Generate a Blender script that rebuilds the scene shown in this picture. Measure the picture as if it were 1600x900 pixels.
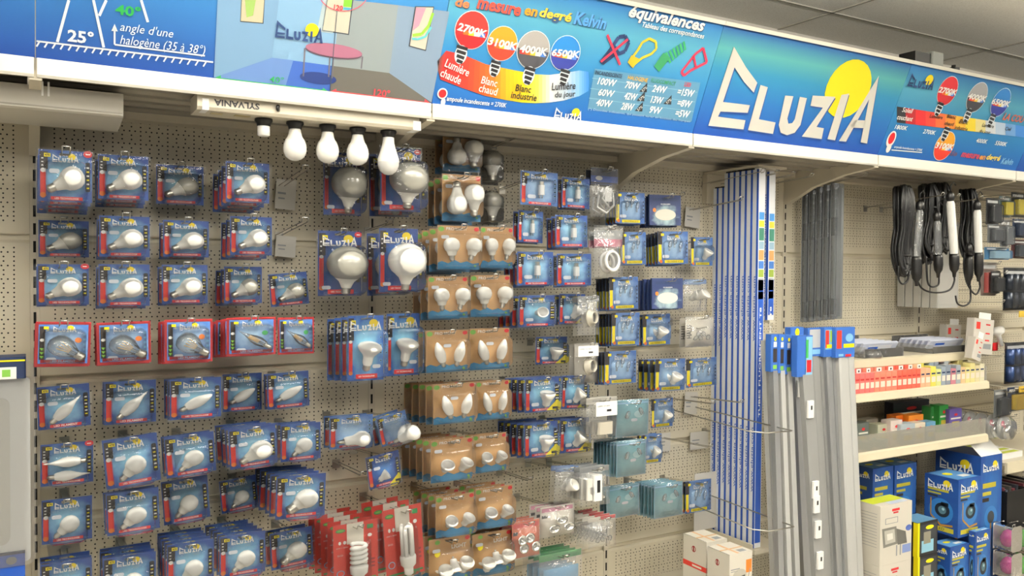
import bpy, math, random
from mathutils import Vector, Matrix
random.seed(7)
for o in list(bpy.data.objects): bpy.data.objects.remove(o, do_unlink=True)
SC = bpy.context.scene; COL = SC.collection

# ------------------------------------------------------------------ camera, world, light, exposure
FPX = 1311.1355; YAW = 0.5244054; PIT = -0.02186358; ROLL = 0.00743247
CAM = Vector((-0.0196, -2.717, 1.7115))
_cy, _sy, _cp, _sp = math.cos(YAW), math.sin(YAW), math.cos(PIT), math.sin(PIT)
FWD = Vector((_sy*_cp, _cy*_cp, _sp)); _r = Vector((_cy, -_sy, 0)); _u = _r.cross(FWD)
RGT = _r*math.cos(ROLL) + _u*math.sin(ROLL); UPV = -_r*math.sin(ROLL) + _u*math.cos(ROLL)
cd = bpy.data.cameras.new('camera'); cam = bpy.data.objects.new('camera', cd); COL.objects.link(cam)
cd.sensor_width = 36; cd.lens = 36*FPX/1600; cd.clip_start = .02; cd.clip_end = 60
cam.matrix_world = Matrix((( RGT.x, UPV.x, -FWD.x, CAM.x), (RGT.y, UPV.y, -FWD.y, CAM.y), (RGT.z, UPV.z, -FWD.z, CAM.z), (0,0,0,1)))
SC.camera = cam
W = bpy.data.worlds.new('world'); SC.world = W; W.use_nodes = True
W.node_tree.nodes['Background'].inputs[0].default_value = (1.0, .97, .92, 1)
W.node_tree.nodes['Background'].inputs[1].default_value = .45
SC.view_settings.view_transform = 'Standard'; SC.view_settings.look = 'None'
SC.view_settings.exposure = -0.64; SC.view_settings.gamma = 1.0; SC.view_settings.use_curve_mapping = False
ZC = 2.86
LAMPS = [(.6,-1.3,16),(2.1,-1.6,24),(4.9,-1.75,22),(-1.4,-1.3,8),(.6,-3.3,34),(2.6,-3.3,44),(4.6,-3.3,36),(-1.4,-3.3,16)]
for lx, ly, e in LAMPS:                       # ceiling lamps shine down; stronger upward lights are added to brighten the ceiling
    for up in (0, 1):
        ld = bpy.data.lights.new('ceiling_lamp_and_added_uplight', 'AREA'); ld.shape = 'RECTANGLE'; ld.size = 1.1; ld.size_y = .3
        ld.energy = e*((9. if ly > -2 else 3.6) if up else 1); ld.color = (1.0, .965, .9)
        lo = bpy.data.objects.new('ceiling_lamp_and_added_uplight', ld); COL.objects.link(lo); lo.location = (lx, ly, ZC-.2 if up else ZC-.27)
        if up: lo.rotation_euler = (math.pi, 0, 0)

def ray(px, py): return FWD + RGT*((px-800)/FPX) + UPV*((450-py)/FPX)
def at(px, py, Y):
    d = ray(px, py); return CAM + d*((Y-CAM.y)/d.y)
def atx(px, py, X):
    d = ray(px, py); return CAM + d*((X-CAM.x)/d.x)

# ------------------------------------------------------------------ materials
def lin(h):
    if isinstance(h, tuple): return h
    h = h.lstrip('#'); c = [int(h[i:i+2], 16)/255 for i in (0,2,4)]
    return tuple((v/12.92 if v <= .04045 else ((v+.055)/1.055)**2.4) for v in c)
MATS = {}
def mat(name, col='#cccccc', rough=.5, metal=0, spec=.5, emit=0, trans=0, noise=0, nscale=30):
    if name in MATS: return MATS[name]
    m = bpy.data.materials.new(name); m.use_nodes = True; nt = m.node_tree; b = nt.nodes['Principled BSDF']
    c = lin(col)+(1,)
    b.inputs['Base Color'].default_value = c; b.inputs['Roughness'].default_value = rough; b.inputs['Metallic'].default_value = metal
    b.inputs['Specular IOR Level'].default_value = spec
    if emit: b.inputs['Emission Color'].default_value = c; b.inputs['Emission Strength'].default_value = emit
    if noise:
        tc = nt.nodes.new('ShaderNodeTexCoord'); n = nt.nodes.new('ShaderNodeTexNoise'); n.inputs['Scale'].default_value = nscale
        mx = nt.nodes.new('ShaderNodeMixRGB'); mx.blend_type = 'MULTIPLY'; mx.inputs['Color1'].default_value = c
        rp = nt.nodes.new('ShaderNodeValToRGB'); rp.color_ramp.elements[0].color = (1-noise,)*3+(1,); rp.color_ramp.elements[1].color = (1,1,1,1)
        nt.links.new(tc.outputs['Object'], n.inputs['Vector']); nt.links.new(n.outputs['Fac'], rp.inputs['Fac'])
        nt.links.new(rp.outputs['Color'], mx.inputs['Color2']); mx.inputs['Fac'].default_value = 1
        nt.links.new(mx.outputs['Color'], b.inputs['Base Color'])
    MATS[name] = m; return m
def plastic(name, col='#ffffff', haze=.05, rough=.08, gloss=1.0, bump=.35):
    if name in MATS: return MATS[name]
    m = bpy.data.materials.new(name); m.use_nodes = True; nt = m.node_tree; N = nt.nodes; L = nt.links
    for n in list(N): N.remove(n)
    out = N.new('ShaderNodeOutputMaterial'); tr = N.new('ShaderNodeBsdfTransparent'); df = N.new('ShaderNodeBsdfDiffuse'); gl = N.new('ShaderNodeBsdfGlossy')
    tr.inputs[0].default_value = (.97,.975,.98,1); df.inputs[0].default_value = lin(col)+(1,); gl.inputs['Roughness'].default_value = rough
    m1 = N.new('ShaderNodeMixShader'); m1.inputs[0].default_value = haze; m2 = N.new('ShaderNodeMixShader')
    lw = N.new('ShaderNodeFresnel'); lw.inputs[0].default_value = 1.45
    mm = N.new('ShaderNodeMath'); mm.operation = 'MULTIPLY'; mm.inputs[1].default_value = gloss
    bm_ = N.new('ShaderNodeBump'); bm_.inputs['Strength'].default_value = bump; bm_.inputs['Distance'].default_value = .004
    nz = N.new('ShaderNodeTexNoise'); nz.inputs['Scale'].default_value = 45; tc = N.new('ShaderNodeTexCoord')
    L.new(tc.outputs['Object'], nz.inputs['Vector']); L.new(nz.outputs['Fac'], bm_.inputs['Height']); L.new(bm_.outputs[0], gl.inputs['Normal'])
    L.new(tr.outputs[0], m1.inputs[1]); L.new(df.outputs[0], m1.inputs[2]); L.new(lw.outputs[0], mm.inputs[0]); L.new(mm.outputs[0], m2.inputs[0])
    L.new(m1.outputs[0], m2.inputs[1]); L.new(gl.outputs[0], m2.inputs[2]); L.new(m2.outputs[0], out.inputs[0])
    MATS[name] = m; return m
def printed(name, edge, glow, spread=.42, cx=.5, cz=.5, rough=.35, axis='xz'):
    """printed card: edge colour with a soft cloudy glow in the middle (generated coordinates)"""
    if name in MATS: return MATS[name]
    m = bpy.data.materials.new(name); m.use_nodes = True; nt = m.node_tree; N = nt.nodes; L = nt.links; b = N['Principled BSDF']
    b.inputs['Roughness'].default_value = rough+.15
    tc = N.new('ShaderNodeTexCoord'); mp = N.new('ShaderNodeMapping'); mp.inputs['Location'].default_value = (-cx, -.5, -cz)
    cut = N.new('ShaderNodeVectorMath'); cut.operation = 'MULTIPLY'; cut.inputs[1].default_value = (1, 0, 1)
    ln = N.new('ShaderNodeVectorMath'); ln.operation = 'LENGTH'
    nz = N.new('ShaderNodeTexNoise'); nz.inputs['Scale'].default_value = 5; nz.inputs['Detail'].default_value = 3
    ad = N.new('ShaderNodeMath'); ad.operation = 'MULTIPLY_ADD'; ad.inputs[1].default_value = .5; 
    rp = N.new('ShaderNodeValToRGB'); rp.color_ramp.elements[0].position = .3; rp.color_ramp.elements[0].color = lin(glow)+(1,)
    rp.color_ramp.elements[1].position = .38+spread; rp.color_ramp.elements[1].color = lin(edge)+(1,)
    L.new(tc.outputs['Generated'], mp.inputs[0]); L.new(mp.outputs[0], cut.inputs[0]); L.new(cut.outputs[0], ln.inputs[0])
    L.new(cut.outputs[0], nz.inputs['Vector']); L.new(nz.outputs['Fac'], ad.inputs[0]); L.new(ln.outputs['Value'], ad.inputs[2])
    L.new(ad.outputs[0], rp.inputs[0]); L.new(rp.outputs[0], b.inputs['Base Color'])
    MATS[name] = m; return m
def pegboard():
    m = bpy.data.materials.new('perforated_cream_metal'); m.use_nodes = True; nt = m.node_tree; N = nt.nodes; L = nt.links; b = N['Principled BSDF']
    b.inputs['Roughness'].default_value = .45; b.inputs['Specular IOR Level'].default_value = .35
    tc = N.new('ShaderNodeTexCoord'); sp = N.new('ShaderNodeSeparateXYZ'); L.new(tc.outputs['Object'], sp.inputs[0])
    def M(op, a, b_=None, c=None):
        n = N.new('ShaderNodeMath'); n.operation = op
        for i, v in enumerate((a, b_, c)):
            if v is None: continue
            if isinstance(v, (int, float)): n.inputs[i].default_value = v
            else: L.new(v, n.inputs[i])
        return n.outputs[0]
    X, Z = sp.outputs[0], sp.outputs[2]
    def dist(px, pz, pzoff=0.):
        fx = M('SUBTRACT', M('FRACT', M('ADD', M('DIVIDE', X, px), 50.5)), .5); dx = M('MULTIPLY', fx, px)
        fz = M('SUBTRACT', M('FRACT', M('ADD', M('DIVIDE', M('ADD', Z, pzoff), pz), 50.5)), .5); dz = M('MULTIPLY', fz, pz)
        return M('SQRT', M('ADD', M('MULTIPLY', dx, dx), M('MULTIPLY', dz, dz)))
    k = M('FRACT', M('ADD', M('DIVIDE', Z, .0375), 50.5))      # dense row where k near .5
    dense = M('LESS_THAN', M('ABSOLUTE', M('SUBTRACT', k, .5)), 1/6)
    hA = M('LESS_THAN', dist(.025, .0125), .00235); hB = M('LESS_THAN', dist(.015, .0375), .00235)
    hole = M('ADD', M('MULTIPLY', hB, dense), M('MULTIPLY', hA, M('SUBTRACT', 1, dense)))
    inx = M('LESS_THAN', M('ABSOLUTE', X), .452); inz = M('LESS_THAN', M('ABSOLUTE', Z), .17)
    hole = M('MULTIPLY', hole, M('MULTIPLY', inx, inz))
    mx = N.new('ShaderNodeMixRGB'); L.new(hole, mx.inputs[0]); mx.inputs[1].default_value = lin('#d2cab5')+(1,); mx.inputs[2].default_value = (.012,.011,.01,1)
    L.new(mx.outputs[0], b.inputs['Base Color']); MATS['peg'] = m; return m
PEG = pegboard()
def ceiling_mat():
    m = bpy.data.materials.new('ceiling_tile'); m.use_nodes = True; nt = m.node_tree; N = nt.nodes; L = nt.links; b = N['Principled BSDF']; b.inputs['Roughness'].default_value = .9
    tc = N.new('ShaderNodeTexCoord'); n = N.new('ShaderNodeTexNoise'); n.inputs['Scale'].default_value = 260; n.inputs['Detail'].default_value = 2
    rp = N.new('ShaderNodeValToRGB'); rp.color_ramp.elements[0].position = .3; rp.color_ramp.elements[0].color = lin('#d6d2c6')+(1,); rp.color_ramp.elements[1].position = .5; rp.color_ramp.elements[1].color = lin('#ebe8de')+(1,)
    L.new(tc.outputs['Object'], n.inputs['Vector']); L.new(n.outputs['Fac'], rp.inputs[0]); L.new(rp.outputs[0], b.inputs['Base Color']); return m
cream = mat('cream_steel', '#cbc3b0', .42); cream_shaded = mat('cream_steel_shaded', '#8f897c', .5, noise=.15, nscale=12)  # second cream is darkened to stand in for shade under the canopy
white = mat('white', '#f2f2ef', .5); wpaint = mat('white_rail', '#e9e6dc', .4); black = mat('black', '#0c0c0d', .45)
slotblk = mat('slot_dark', '#0a0908', .9); chrome = mat('chrome', '#c9c9c6', .22, 1); wire = mat('wire_zinc', '#b0aca2', .3, .9)
bulbw = mat('bulb_white', '#f4f3ee', .22, spec=.6); bulbh = mat('bulb_housing', '#e2e0d8', .4); bulbg = mat('bulb_frost', '#d8d8d6', .12, spec=.8)
bulbd = mat('bulb_grey', '#9c9b93', .12, spec=.9)  # darker grey copy of the white bulb material, used on some packs
brass = mat('screw_metal', '#c2beb4', .28, 1); yel = mat('print_yellow', '#fae800', .5); sun = mat('print_sun', '#ecd41a', .5)
red = mat('print_red', '#cc2027', .4); redbright = mat('print_redorange', '#d8382c', .4); orange = mat('print_orange', '#e07a28', .5)
blk = mat('print_black', '#15141a', .5); navy = mat('print_navy', '#14284e', .5); wht = mat('print_white', '#f3f3f0', .5); dkbrown = mat('print_dark', '#2a2320', .5)
green = mat('print_green', '#2f8f4a', .5); lime = mat('print_lime', '#76b043', .5); cyan = mat('print_cyan', '#58b6d6', .5); water = mat('print_water', '#2c82b4', .45, noise=.4, nscale=60)
gry = mat('print_grey', '#8b8f92', .5); pink = mat('print_pink', '#d88ba6', .5); teal = mat('print_teal', '#3f9aa8', .5); sticker = mat('price_sticker', '#dfe4ee', .45)
blueC = printed('card_blue', '#214a98', '#8cc4dc', .4); blueD = printed('card_blue_deep', '#1c4088', '#3c74b8', .3); blueH = printed('card_blue_pale', '#4470b4', '#a8c8e4', .45)
tealC = printed('card_teal', '#3f93a6', '#79bcc6', .5); navyC = printed('card_navyglow', '#1c2c58', '#bcd8dc', .3, cz=.3); kraft = mat('kraft', '#c39a67', .7, noise=.12, nscale=40)
redC = mat('card_red', '#cc3524', .45); bluebox = printed('box_blue', '#143f86', '#2f68a8', .5); greyC = mat('card_grey', '#8f9496', .5); creamC = mat('card_cream', '#e3ddd0', .6)
orangeC = mat('card_orange', '#d4602a', .5); redprint2 = mat('print_red_dark', '#8e1c22', .45); bluep = mat('print_blue', '#1b4fae', .45); skyp = mat('print_sky', '#7fb6dc', .5)
blis = plastic('clear_blister', '#e8ecf2', .035, .06, .9); bag = plastic('clear_bag', '#e6e8ea', .13, .07, 2.2, 1.0); guardm = plastic('clear_guard', '#e4dfd0', .3, .1, .8); glassb = plastic('clear_glass_bulb', '#eaf4fa', .14, .05, 2.2)
filam = mat('filament', '#f6c24a', .5); alu = mat('aluminium_profile', '#a3a5a7', .35, .5); aluL = mat('opal_profile', '#b4b5b3', .45); aluD = mat('grey_profile', '#9b9c9b', .4, .3)
woodless = mat('box_white', '#d2cdc1', .6); hdr = mat('header_blue', '#3060ae', .45)

# ------------------------------------------------------------------ mesh builder
_tx = {}
def glyphs(s, bold=0., shear=0.):
    k = (s, bold, shear)
    if k in _tx: return _tx[k]
    cu = bpy.data.curves.new('tmp', 'FONT'); cu.body = s; cu.size = 1; cu.offset = bold; cu.shear = shear; cu.resolution_u = 2; cu.fill_mode = 'FRONT'
    ob = bpy.data.objects.new('tmp', cu); COL.objects.link(ob)
    me = bpy.data.meshes.new_from_object(ob.evaluated_get(bpy.context.evaluated_depsgraph_get()))
    vs = [(v.co.x, v.co.y) for v in me.vertices]; fs = [tuple(p.vertices) for p in me.polygons]
    bpy.data.objects.remove(ob, do_unlink=True); bpy.data.curves.remove(cu); bpy.data.meshes.remove(me)
    if not vs: vs = [(0,0),(1,0),(0,1)]
    x0 = min(v[0] for v in vs); x1 = max(v[0] for v in vs); y0 = min(v[1] for v in vs); y1 = max(v[1] for v in vs)
    _tx[k] = (vs, fs, x0, x1, y0, y1); return _tx[k]
class MB:
    def __init__(s, P=None): s.v = []; s.f = []; s.m = []; s.ms = []; s.sm = []; s.P = P
    def mi(s, m):
        if m not in s.ms: s.ms.append(m)
        return s.ms.index(m)
    def add(s, vs, fs, m, smooth=False):
        b = len(s.v); s.v += [tuple(v) for v in vs]; i = s.mi(m)
        for f in fs: s.f.append(tuple(b+k for k in f)); s.m.append(i); s.sm.append(smooth)
    def box(s, x0, x1, y0, y1, z0, z1, m):
        vs = [(x,y,z) for x in (x0,x1) for y in (y0,y1) for z in (z0,z1)]
        s.add(vs, [(0,1,3,2),(4,6,7,5),(0,4,5,1),(2,3,7,6),(0,2,6,4),(1,5,7,3)], m)
    def bbox(s, x0, x1, y0, y1, z0, z1, m, b=.004):
        """box with chamfered vertical and front edges"""
        s.prism([(x0+b,y0),(x1-b,y0),(x1,y0+b),(x1,y1-b),(x1-b,y1),(x0+b,y1),(x0,y1-b),(x0,y0+b)], z0, z1, m)
    def prism(s, pts, z0, z1, m, ax='z'):
        n = len(pts); f = {'z': lambda a,b,c:(a,b,c), 'x': lambda a,b,c:(c,a,b), 'y': lambda a,b,c:(a,c,b)}[ax]
        s.add([f(a,b,z0) for a,b in pts]+[f(a,b,z1) for a,b in pts], [tuple(range(n))[::-1], tuple(range(n,2*n))]+[(i,(i+1)%n,n+(i+1)%n,n+i) for i in range(n)], m)
    def lathe(s, prof, m, base=(0,0,0), d=(0,0,1), seg=20, sc=1):
        d = Vector(d).normalized(); a = d.orthogonal().normalized(); b = d.cross(a); base = Vector(base); vs = []; fs = []
        for r, t in prof:
            for k in range(seg):
                an = 2*math.pi*k/seg; vs.append(base + d*(t*sc) + (a*math.cos(an)+b*math.sin(an))*(max(r,1e-5)*sc))
        for i in range(len(prof)-1):
            for k in range(seg): fs.append((i*seg+k, i*seg+(k+1)%seg, (i+1)*seg+(k+1)%seg, (i+1)*seg+k))
        s.add(vs, fs, m, True)
    def tube(s, pts, r, m, seg=6):
        pts = [Vector(p) for p in pts]; vs = []; fs = []; a = None
        for i, p in enumerate(pts):
            t = (pts[min(i+1,len(pts)-1)]-pts[max(i-1,0)]).normalized()
            a = t.orthogonal().normalized() if a is None else (a-t*a.dot(t)).normalized()
            b = t.cross(a)
            for k in range(seg):
                an = 2*math.pi*k/seg; vs.append(p+(a*math.cos(an)+b*math.sin(an))*r)
        n = len(pts)
        for i in range(n-1):
            for k in range(seg): fs.append((i*seg+k, i*seg+(k+1)%seg, (i+1)*seg+(k+1)%seg, (i+1)*seg+k))
        fs += [tuple(range(seg))[::-1], tuple((n-1)*seg+k for k in range(seg))]
        s.add(vs, fs, m, True)
    # flat prints through s.P(u, v, layer)
    def poly(s, pts, m, l=1): s.add([s.P(u,v,l) for u,v in pts], [tuple(range(len(pts)))], m)
    def rect(s, u0, u1, v0, v1, m, l=1): s.poly([(u0,v0),(u1,v0),(u1,v1),(u0,v1)], m, l)
    def ell(s, cu, cv, ru, rv, m, l=1, a0=0, a1=360, n=24, rot=0):
        ps = []
        for k in range(n + (a1-a0 < 360)):
            a = math.radians(a0+(a1-a0)*k/n); x, y = ru*math.cos(a), rv*math.sin(a); ps.append((cu+x*math.cos(rot)-y*math.sin(rot), cv+x*math.sin(rot)+y*math.cos(rot)))
        s.poly(ps, m, l)
    def line(s, pts, w, m, l=1):
        for (a,b),(c,d) in zip(pts, pts[1:]):
            L = math.hypot(c-a, d-b) or 1; nx, ny = -(d-b)/L*w/2, (c-a)/L*w/2
            s.poly([(a+nx,b+ny),(a-nx,b-ny),(c-nx,d-ny),(c+nx,d+ny)], m, l)
    def text(s, st, cu, cv, w, h, m, l=2, bold=0., shear=0., rot=0):
        vs, fs, x0, x1, y0, y1 = glyphs(st, bold, shear); kx = w/(x1-x0) if w else h/(y1-y0); ky = h/(y1-y0) if h else kx
        mx, my = (x0+x1)/2, (y0+y1)/2; c, n = math.cos(rot), math.sin(rot); out = []
        for x, y in vs:
            x = (x-mx)*kx; y = (y-my)*ky; out.append(s.P(cu+x*c-y*n, cv+x*n+y*c, l))
        s.add(out, fs, m)
    def build(s, name, parent=None, loc=None):
        me = bpy.data.meshes.new(name); me.from_pydata(s.v, [], s.f)
        for m in s.ms: me.materials.append(m)
        me.polygons.foreach_set('material_index', s.m); me.polygons.foreach_set('use_smooth', s.sm); me.update()
        o = bpy.data.objects.new(name, me); COL.objects.link(o)
        if parent: o.parent = parent; KIDS.setdefault(parent.as_pointer(), []).append(o)
        if loc is not None: o.location = loc
        return o
def empty(name, loc=(0,0,0), rot=(0,0,0)):
    o = bpy.data.objects.new(name, None); o.empty_display_size = .03; COL.objects.link(o); o.location = loc; o.rotation_euler = rot; return o
def tag(o, label, cat, group=None):
    o['label'] = label; o['category'] = cat
    if group: o['group'] = group
    return o
def struct(o): o['kind'] = 'structure'; return o
def dup(r, parent=None):
    c = r.copy(); COL.objects.link(c)
    if parent: c.parent = parent
    for ch in KIDS.get(r.as_pointer(), []): dup(ch, c)
    return c
KIDS = {}
ORD = ['', 'first', 'second', 'third', 'fourth', 'fifth', 'sixth', 'seventh', 'eighth', 'ninth', 'tenth', 'eleventh', 'twelfth']
cardP = lambda u, v, l: (u, -(.0009+.0003*l), v)

# ------------------------------------------------------------------ room and gondola wall
b = MB(); b.box(-3.5, 9, -7, .3, -.05, 0, mat('floor_vinyl', '#b7b0a2', .4, noise=.1, nscale=3)); struct(b.build('floor'))
b = MB(); b.box(-3.5, 9, -7, .3, ZC, ZC+.05, ceiling_mat())
seam = mat('ceiling_grid', '#a5a093', .7)
d_ = ray(1300,19); cI = CAM + d_*((ZC-CAM.z)/d_.z)
k = -6
while cI.x+1.2*k < 9:
    X = cI.x+1.2*k
    if X > -3.5: b.box(X-.006, X+.006, -7, .3, ZC-.004, ZC, seam)
    k += 1
for j in range(-12, 2):
    Y = cI.y+.6*j
    if -7 < Y < .3: b.box(-3.5, 9, Y-.006, Y+.006, ZC-.004, ZC, seam)
struct(b.build('ceiling'))
b = MB(); b.box(-3.5, 9, .12, .2, 0, ZC, mat('wall_paint', '#c9c3b6', .8)); struct(b.build('wall_back'))
# unseen housings, hung low for added uplights (above and behind the camera's view)
for i, (lx, ly, e) in enumerate(LAMPS):
    r = empty('ceiling_light', (lx, ly, ZC)); b = MB(); b.box(-.6,.6,-.17,.17,-.25,-.22,white); b.build('housing', r)
    b = MB(); b.tube([(-.5,0,-.22),(-.5,0,0)],.004,wire); b.tube([(.5,0,-.22),(.5,0,0)],.004,wire); b.build('suspension_rods', r)
    b = MB(); b.box(-.57,.57,-.15,.15,-.258,-.2502,mat('lamp_diffuser','#fff6e8',.5,emit=2.0)); b.build('diffuser', r)
    tag(r, 'unseen white ceiling light with rectangular diffuser above the aisle, hung for added uplight', 'ceiling light', 'ceiling lights over the aisle')
SEAMZ = [.2+.4*i for i in range(6)]           # panel joints at .2,.6,1.0,1.4,1.8,2.2
def panel_mesh():
    b = MB(); w = .488; t = .0
    # front sheet with folded lips: top edge steps back into a groove, bottom edge rounded
    prof = [(.012,-.2),(.002,-.2),(0,-.197),(0,.176),(.006,.183),(.012,.184),(.012,.2)]   # (y,z)
    vs = [(x,y,z) for x in (-w,w) for y,z in prof]; n = len(prof)
    b.add(vs, [(i,n+i,n+i+1,i+1) for i in range(n-1)], PEG)
    for sx in (-1,1): b.add([(sx*w,y,z) for y,z in prof], [tuple(range(n))], cream)
    b.add([(-w,.02,-.2),(w,.02,-.2),(w,.02,.2),(-w,.02,.2)], [(0,1,2,3)], cream)
    return b
pm = None; ROWN = ['lowest','second lowest','third lowest','third highest','second highest','highest']
BAYN = {-1:'far left', 0:'first', 1:'second', 2:'third', 3:'fourth', 4:'fifth', 5:'sixth', 6:'seventh'}
for X in range(-1, 7):
    for j in range(5):
        o = (panel_mesh().build('perforated_panel') if pm is None else pm.copy())
        if pm is None: pm = o
        else: COL.objects.link(o)
        o.location = (X+.5, 0, .4+.4*j); struct(o)
for X in range(-1, 8):
    b = MB(); b.box(-.0115,.0115,-.001,.05,0,2.24,cream)
    for k in range(42): b.box(-.0035,.0035,-.0016,-.0009,.1+.05*k,.132+.05*k,slotblk)
    o = b.build('slotted_upright', loc=(X,0,0)); struct(o)
# canopy: brackets, ribbed shelf, rail, banners
YB, ZB, YT, ZT = -.4786, 2.192, -.6269, 2.5339
for X in range(-1, 8):
    b = MB()
    b.prism([(-.002,2.02),(-.02,2.02),(-.16,2.085),(-.33,2.125),(-.475,2.142),(-.475,2.165),(-.002,2.165)], X-.013, X+.013, cream, 'x')
    o = b.build('canopy_bracket'); tag(o, 'cream steel canopy bracket curving up from upright, %s from the left end' % ORD[X+2], 'bracket', 'canopy brackets')
for X in range(-1, 7):
    r = empty('canopy_shelf', (X+.5, -.24, 2.166))
    b = MB(); b.box(-.484,.484,-.235,.235,.0,.012,cream_shaded)
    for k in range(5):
        y = -.19+.09*k; b.prism([(y-.014,0),(y-.008,-.009),(y+.008,-.009),(y+.014,0)], -.484, .484, cream_shaded, 'x')
    b.build('ribbed_tray', r)
    b = MB(); b.prism([(-.243,-.012),(-.239,-.018),(-.236,-.018),(-.236,.024),(-.243,.026)], -.497, .497, wpaint, 'x'); b.build('white_front_rail', r)
    b = MB(); b.box(-.484,.484,.17,.236,-.03,0,cream); b.build('rear_beam', r)
    tag(r, 'ribbed cream canopy shelf with white front rail, %s bay under the blue banners' % BAYN[X], 'shelf', 'canopy shelves above the wall')
ev = Vector((0, YT-YB, ZT-ZB)); HB = ev.length; ev.normalize(); nB = Vector((0, -ev.z, ev.y)); B0 = Vector((0, YB, ZB))
def bP(u, v, l): 
    p = B0 + Vector((u,0,0)) + ev*v + nB*(.0006+.0004*l); return p
def bn(px, py):
    d = ray(px, py); t = (B0-CAM).dot(nB)/d.dot(nB); p = CAM+d*t-B0; return (p.x, p.dot(ev))
def bpts(*a): return [bn(x,y) for x,y in a]
def btext(mb, s, cx, cy, w, h, m, l=3, bold=0., shear=0., rot=0):
    sl = (415-cy)/(3070-cx); a = bn(cx-w/2, cy-w/2*sl); c = bn(cx+w/2, cy+w/2*sl); t = bn(cx, cy-h/2); q = bn(cx, cy+h/2)
    mb.text(s, (a[0]+c[0])/2, (t[1]+q[1])/2, c[0]-a[0], abs(t[1]-q[1]), m, l, bold, shear, rot)
def bcirc(mb, cx, cy, rx, m, l=2, a0=0, a1=360, k=1):
    c = bn(cx, cy); e = bn(cx+rx, cy); r = e[0]-c[0]; mb.ell(c[0], c[1], r, r*k, m, l, a0, a1, 32); return c, r
# logo outlines measured in the big sign, in units of its own height
LG = {'E':[(1146,72.5),(1165,105),(1182.5,129),(1177,144.5),(1162,128),(1147,105),(1129,159),(1171,164),(1167.5,176),(1125,174),(1121,182),(1164,187.5),(1161,202),(1106,196)],
 'L':[(1187.5,132.5),(1199,136),(1185,186),(1211,191),(1207,209),(1168,203)],
 'U':[(1226,149),(1239,150),(1229.5,185),(1231,193),(1237,192),(1241,186),(1249,151),(1260,153),(1250,195),(1241,207),(1229,211),(1219,207),(1216,195)],
 'Z':[(1269,149),(1304.5,151),(1275,198),(1286.5,200),(1283,217),(1252,213),(1285,168),(1265.5,165)],
 'I':[(1314,148),(1326,146),(1304,219),(1292,217)],
 'A1':[(1372.5,118),(1357,155),(1321,221),(1310,220)], 'A2':[(1372.5,118),(1354,224),(1344,222),(1357,155)], 'A3':[(1334,187),(1351,188),(1349,200),(1328,199)]}
LGu = {k:[bn(*p) for p in v] for k, v in LG.items()}
_x0 = LGu['E'][-1][0]; _y0 = bn(1106,196)[1]; _H = LGu['E'][0][1]-_y0; _L = (LGu['A2'][1][0]-_x0)/_H
SUNC = bn(1325,139); SUNR = (bn(1360,139)[0]-bn(1290,139)[0])/2
def logo(mb, u, v, h, m, ms, l=3, sx=1., shadow=None):
    """u,v lower-left corner, h height of the E"""
    f = lambda p: (u+(p[0]-_x0)/_H*h*sx, v+(p[1]-_y0)/_H*h)
    c = f(SUNC); mb.ell(c[0], c[1], SUNR/_H*h*sx, SUNR/_H*h*.92, ms, l-1)
    for k, ps in LGu.items():
        q = [f(p) for p in ps]
        if shadow: mb.poly([(a+h*.02, b_-h*.02) for a, b_ in q], shadow, l)
        mb.poly(q, m, l+1)
# banner background: printed gradient along height, teal band
def banner_mat(name, stops):
    m = bpy.data.materials.new(name); m.use_nodes = True; nt = m.node_tree; N = nt.nodes; L = nt.links; bs = N['Principled BSDF']; bs.inputs['Roughness'].default_value = .5; bs.inputs['Specular IOR Level'].default_value = .2
    tc = N.new('ShaderNodeTexCoord'); sp = N.new('ShaderNodeSeparateXYZ'); rp = N.new('ShaderNodeValToRGB'); L.new(tc.outputs['Generated'], sp.inputs[0])
    L.new(sp.outputs[2], rp.inputs[0]); e = rp.color_ramp.elements
    e[0].position = stops[0][0]; e[0].color = lin(stops[0][1])+(1,); e[1].position = stops[-1][0]; e[1].color = lin(stops[-1][1])+(1,)
    for p, c in stops[1:-1]: q = e.new(p); q.color = lin(c)+(1,)
    L.new(rp.outputs[0], bs.inputs['Base Color']); return m
BG = {'a': banner_mat('banner_blue_plain', [(0,'#1f4088'),(.5,'#2f669c'),(1,'#3a78a4')]), 'c': banner_mat('banner_kelvin', [(0,'#1d5096'),(.45,'#2c6f9f'),(.75,'#4c8ea8'),(1,'#235892')]),
      'l': banner_mat('banner_logo', [(0,'#1b3d88'),(.35,'#235a94'),(.62,'#2c7296'),(.8,'#4d9092'),(1,'#1f4282')])}
hexm = {}
def hm(h, rough=.4):
    if h not in hexm: hexm[h] = mat('ink_'+h.strip('#'), h, rough)
    return hexm[h]
BN = {}
def banner(X, bg, what):
    r = empty('sign_banner', (X+.5, YB, ZB)); mb = MB(bP)
    a = [bP(X+.001,0,-1.5), bP(X+.999,0,-1.5), bP(X+.999,HB,-1.5), bP(X+.001,HB,-1.5)]; back = [p - nB*.006 for p in a]
    mb.add(a+back, [(0,1,2,3),(7,6,5,4),(0,4,5,1),(1,5,6,2),(2,6,7,3),(3,7,4,0)], bg)
    o = mb.build('sign_board', r); o.location = -r.location
    mb = MB(bP)
    p = lambda v, n: B0+ev*v+nB*n
    for (v0,v1,n0,n1) in ((HB,HB+.013,-.008,.006),):
        q = [p(v0,n0),p(v0,n1),p(v1,n1),p(v1,n0)]; vs = [(X+.001,w.y,w.z) for w in q]+[(X+.999,w.y,w.z) for w in q]
        mb.add(vs, [(0,1,2,3),(7,6,5,4),(0,4,5,1),(1,5,6,2),(2,6,7,3),(3,7,4,0)], wpaint)
    o = mb.build('top_rail', r); o.location = -r.location
    tag(r, what, 'sign'); BN[X] = r; return r
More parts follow.
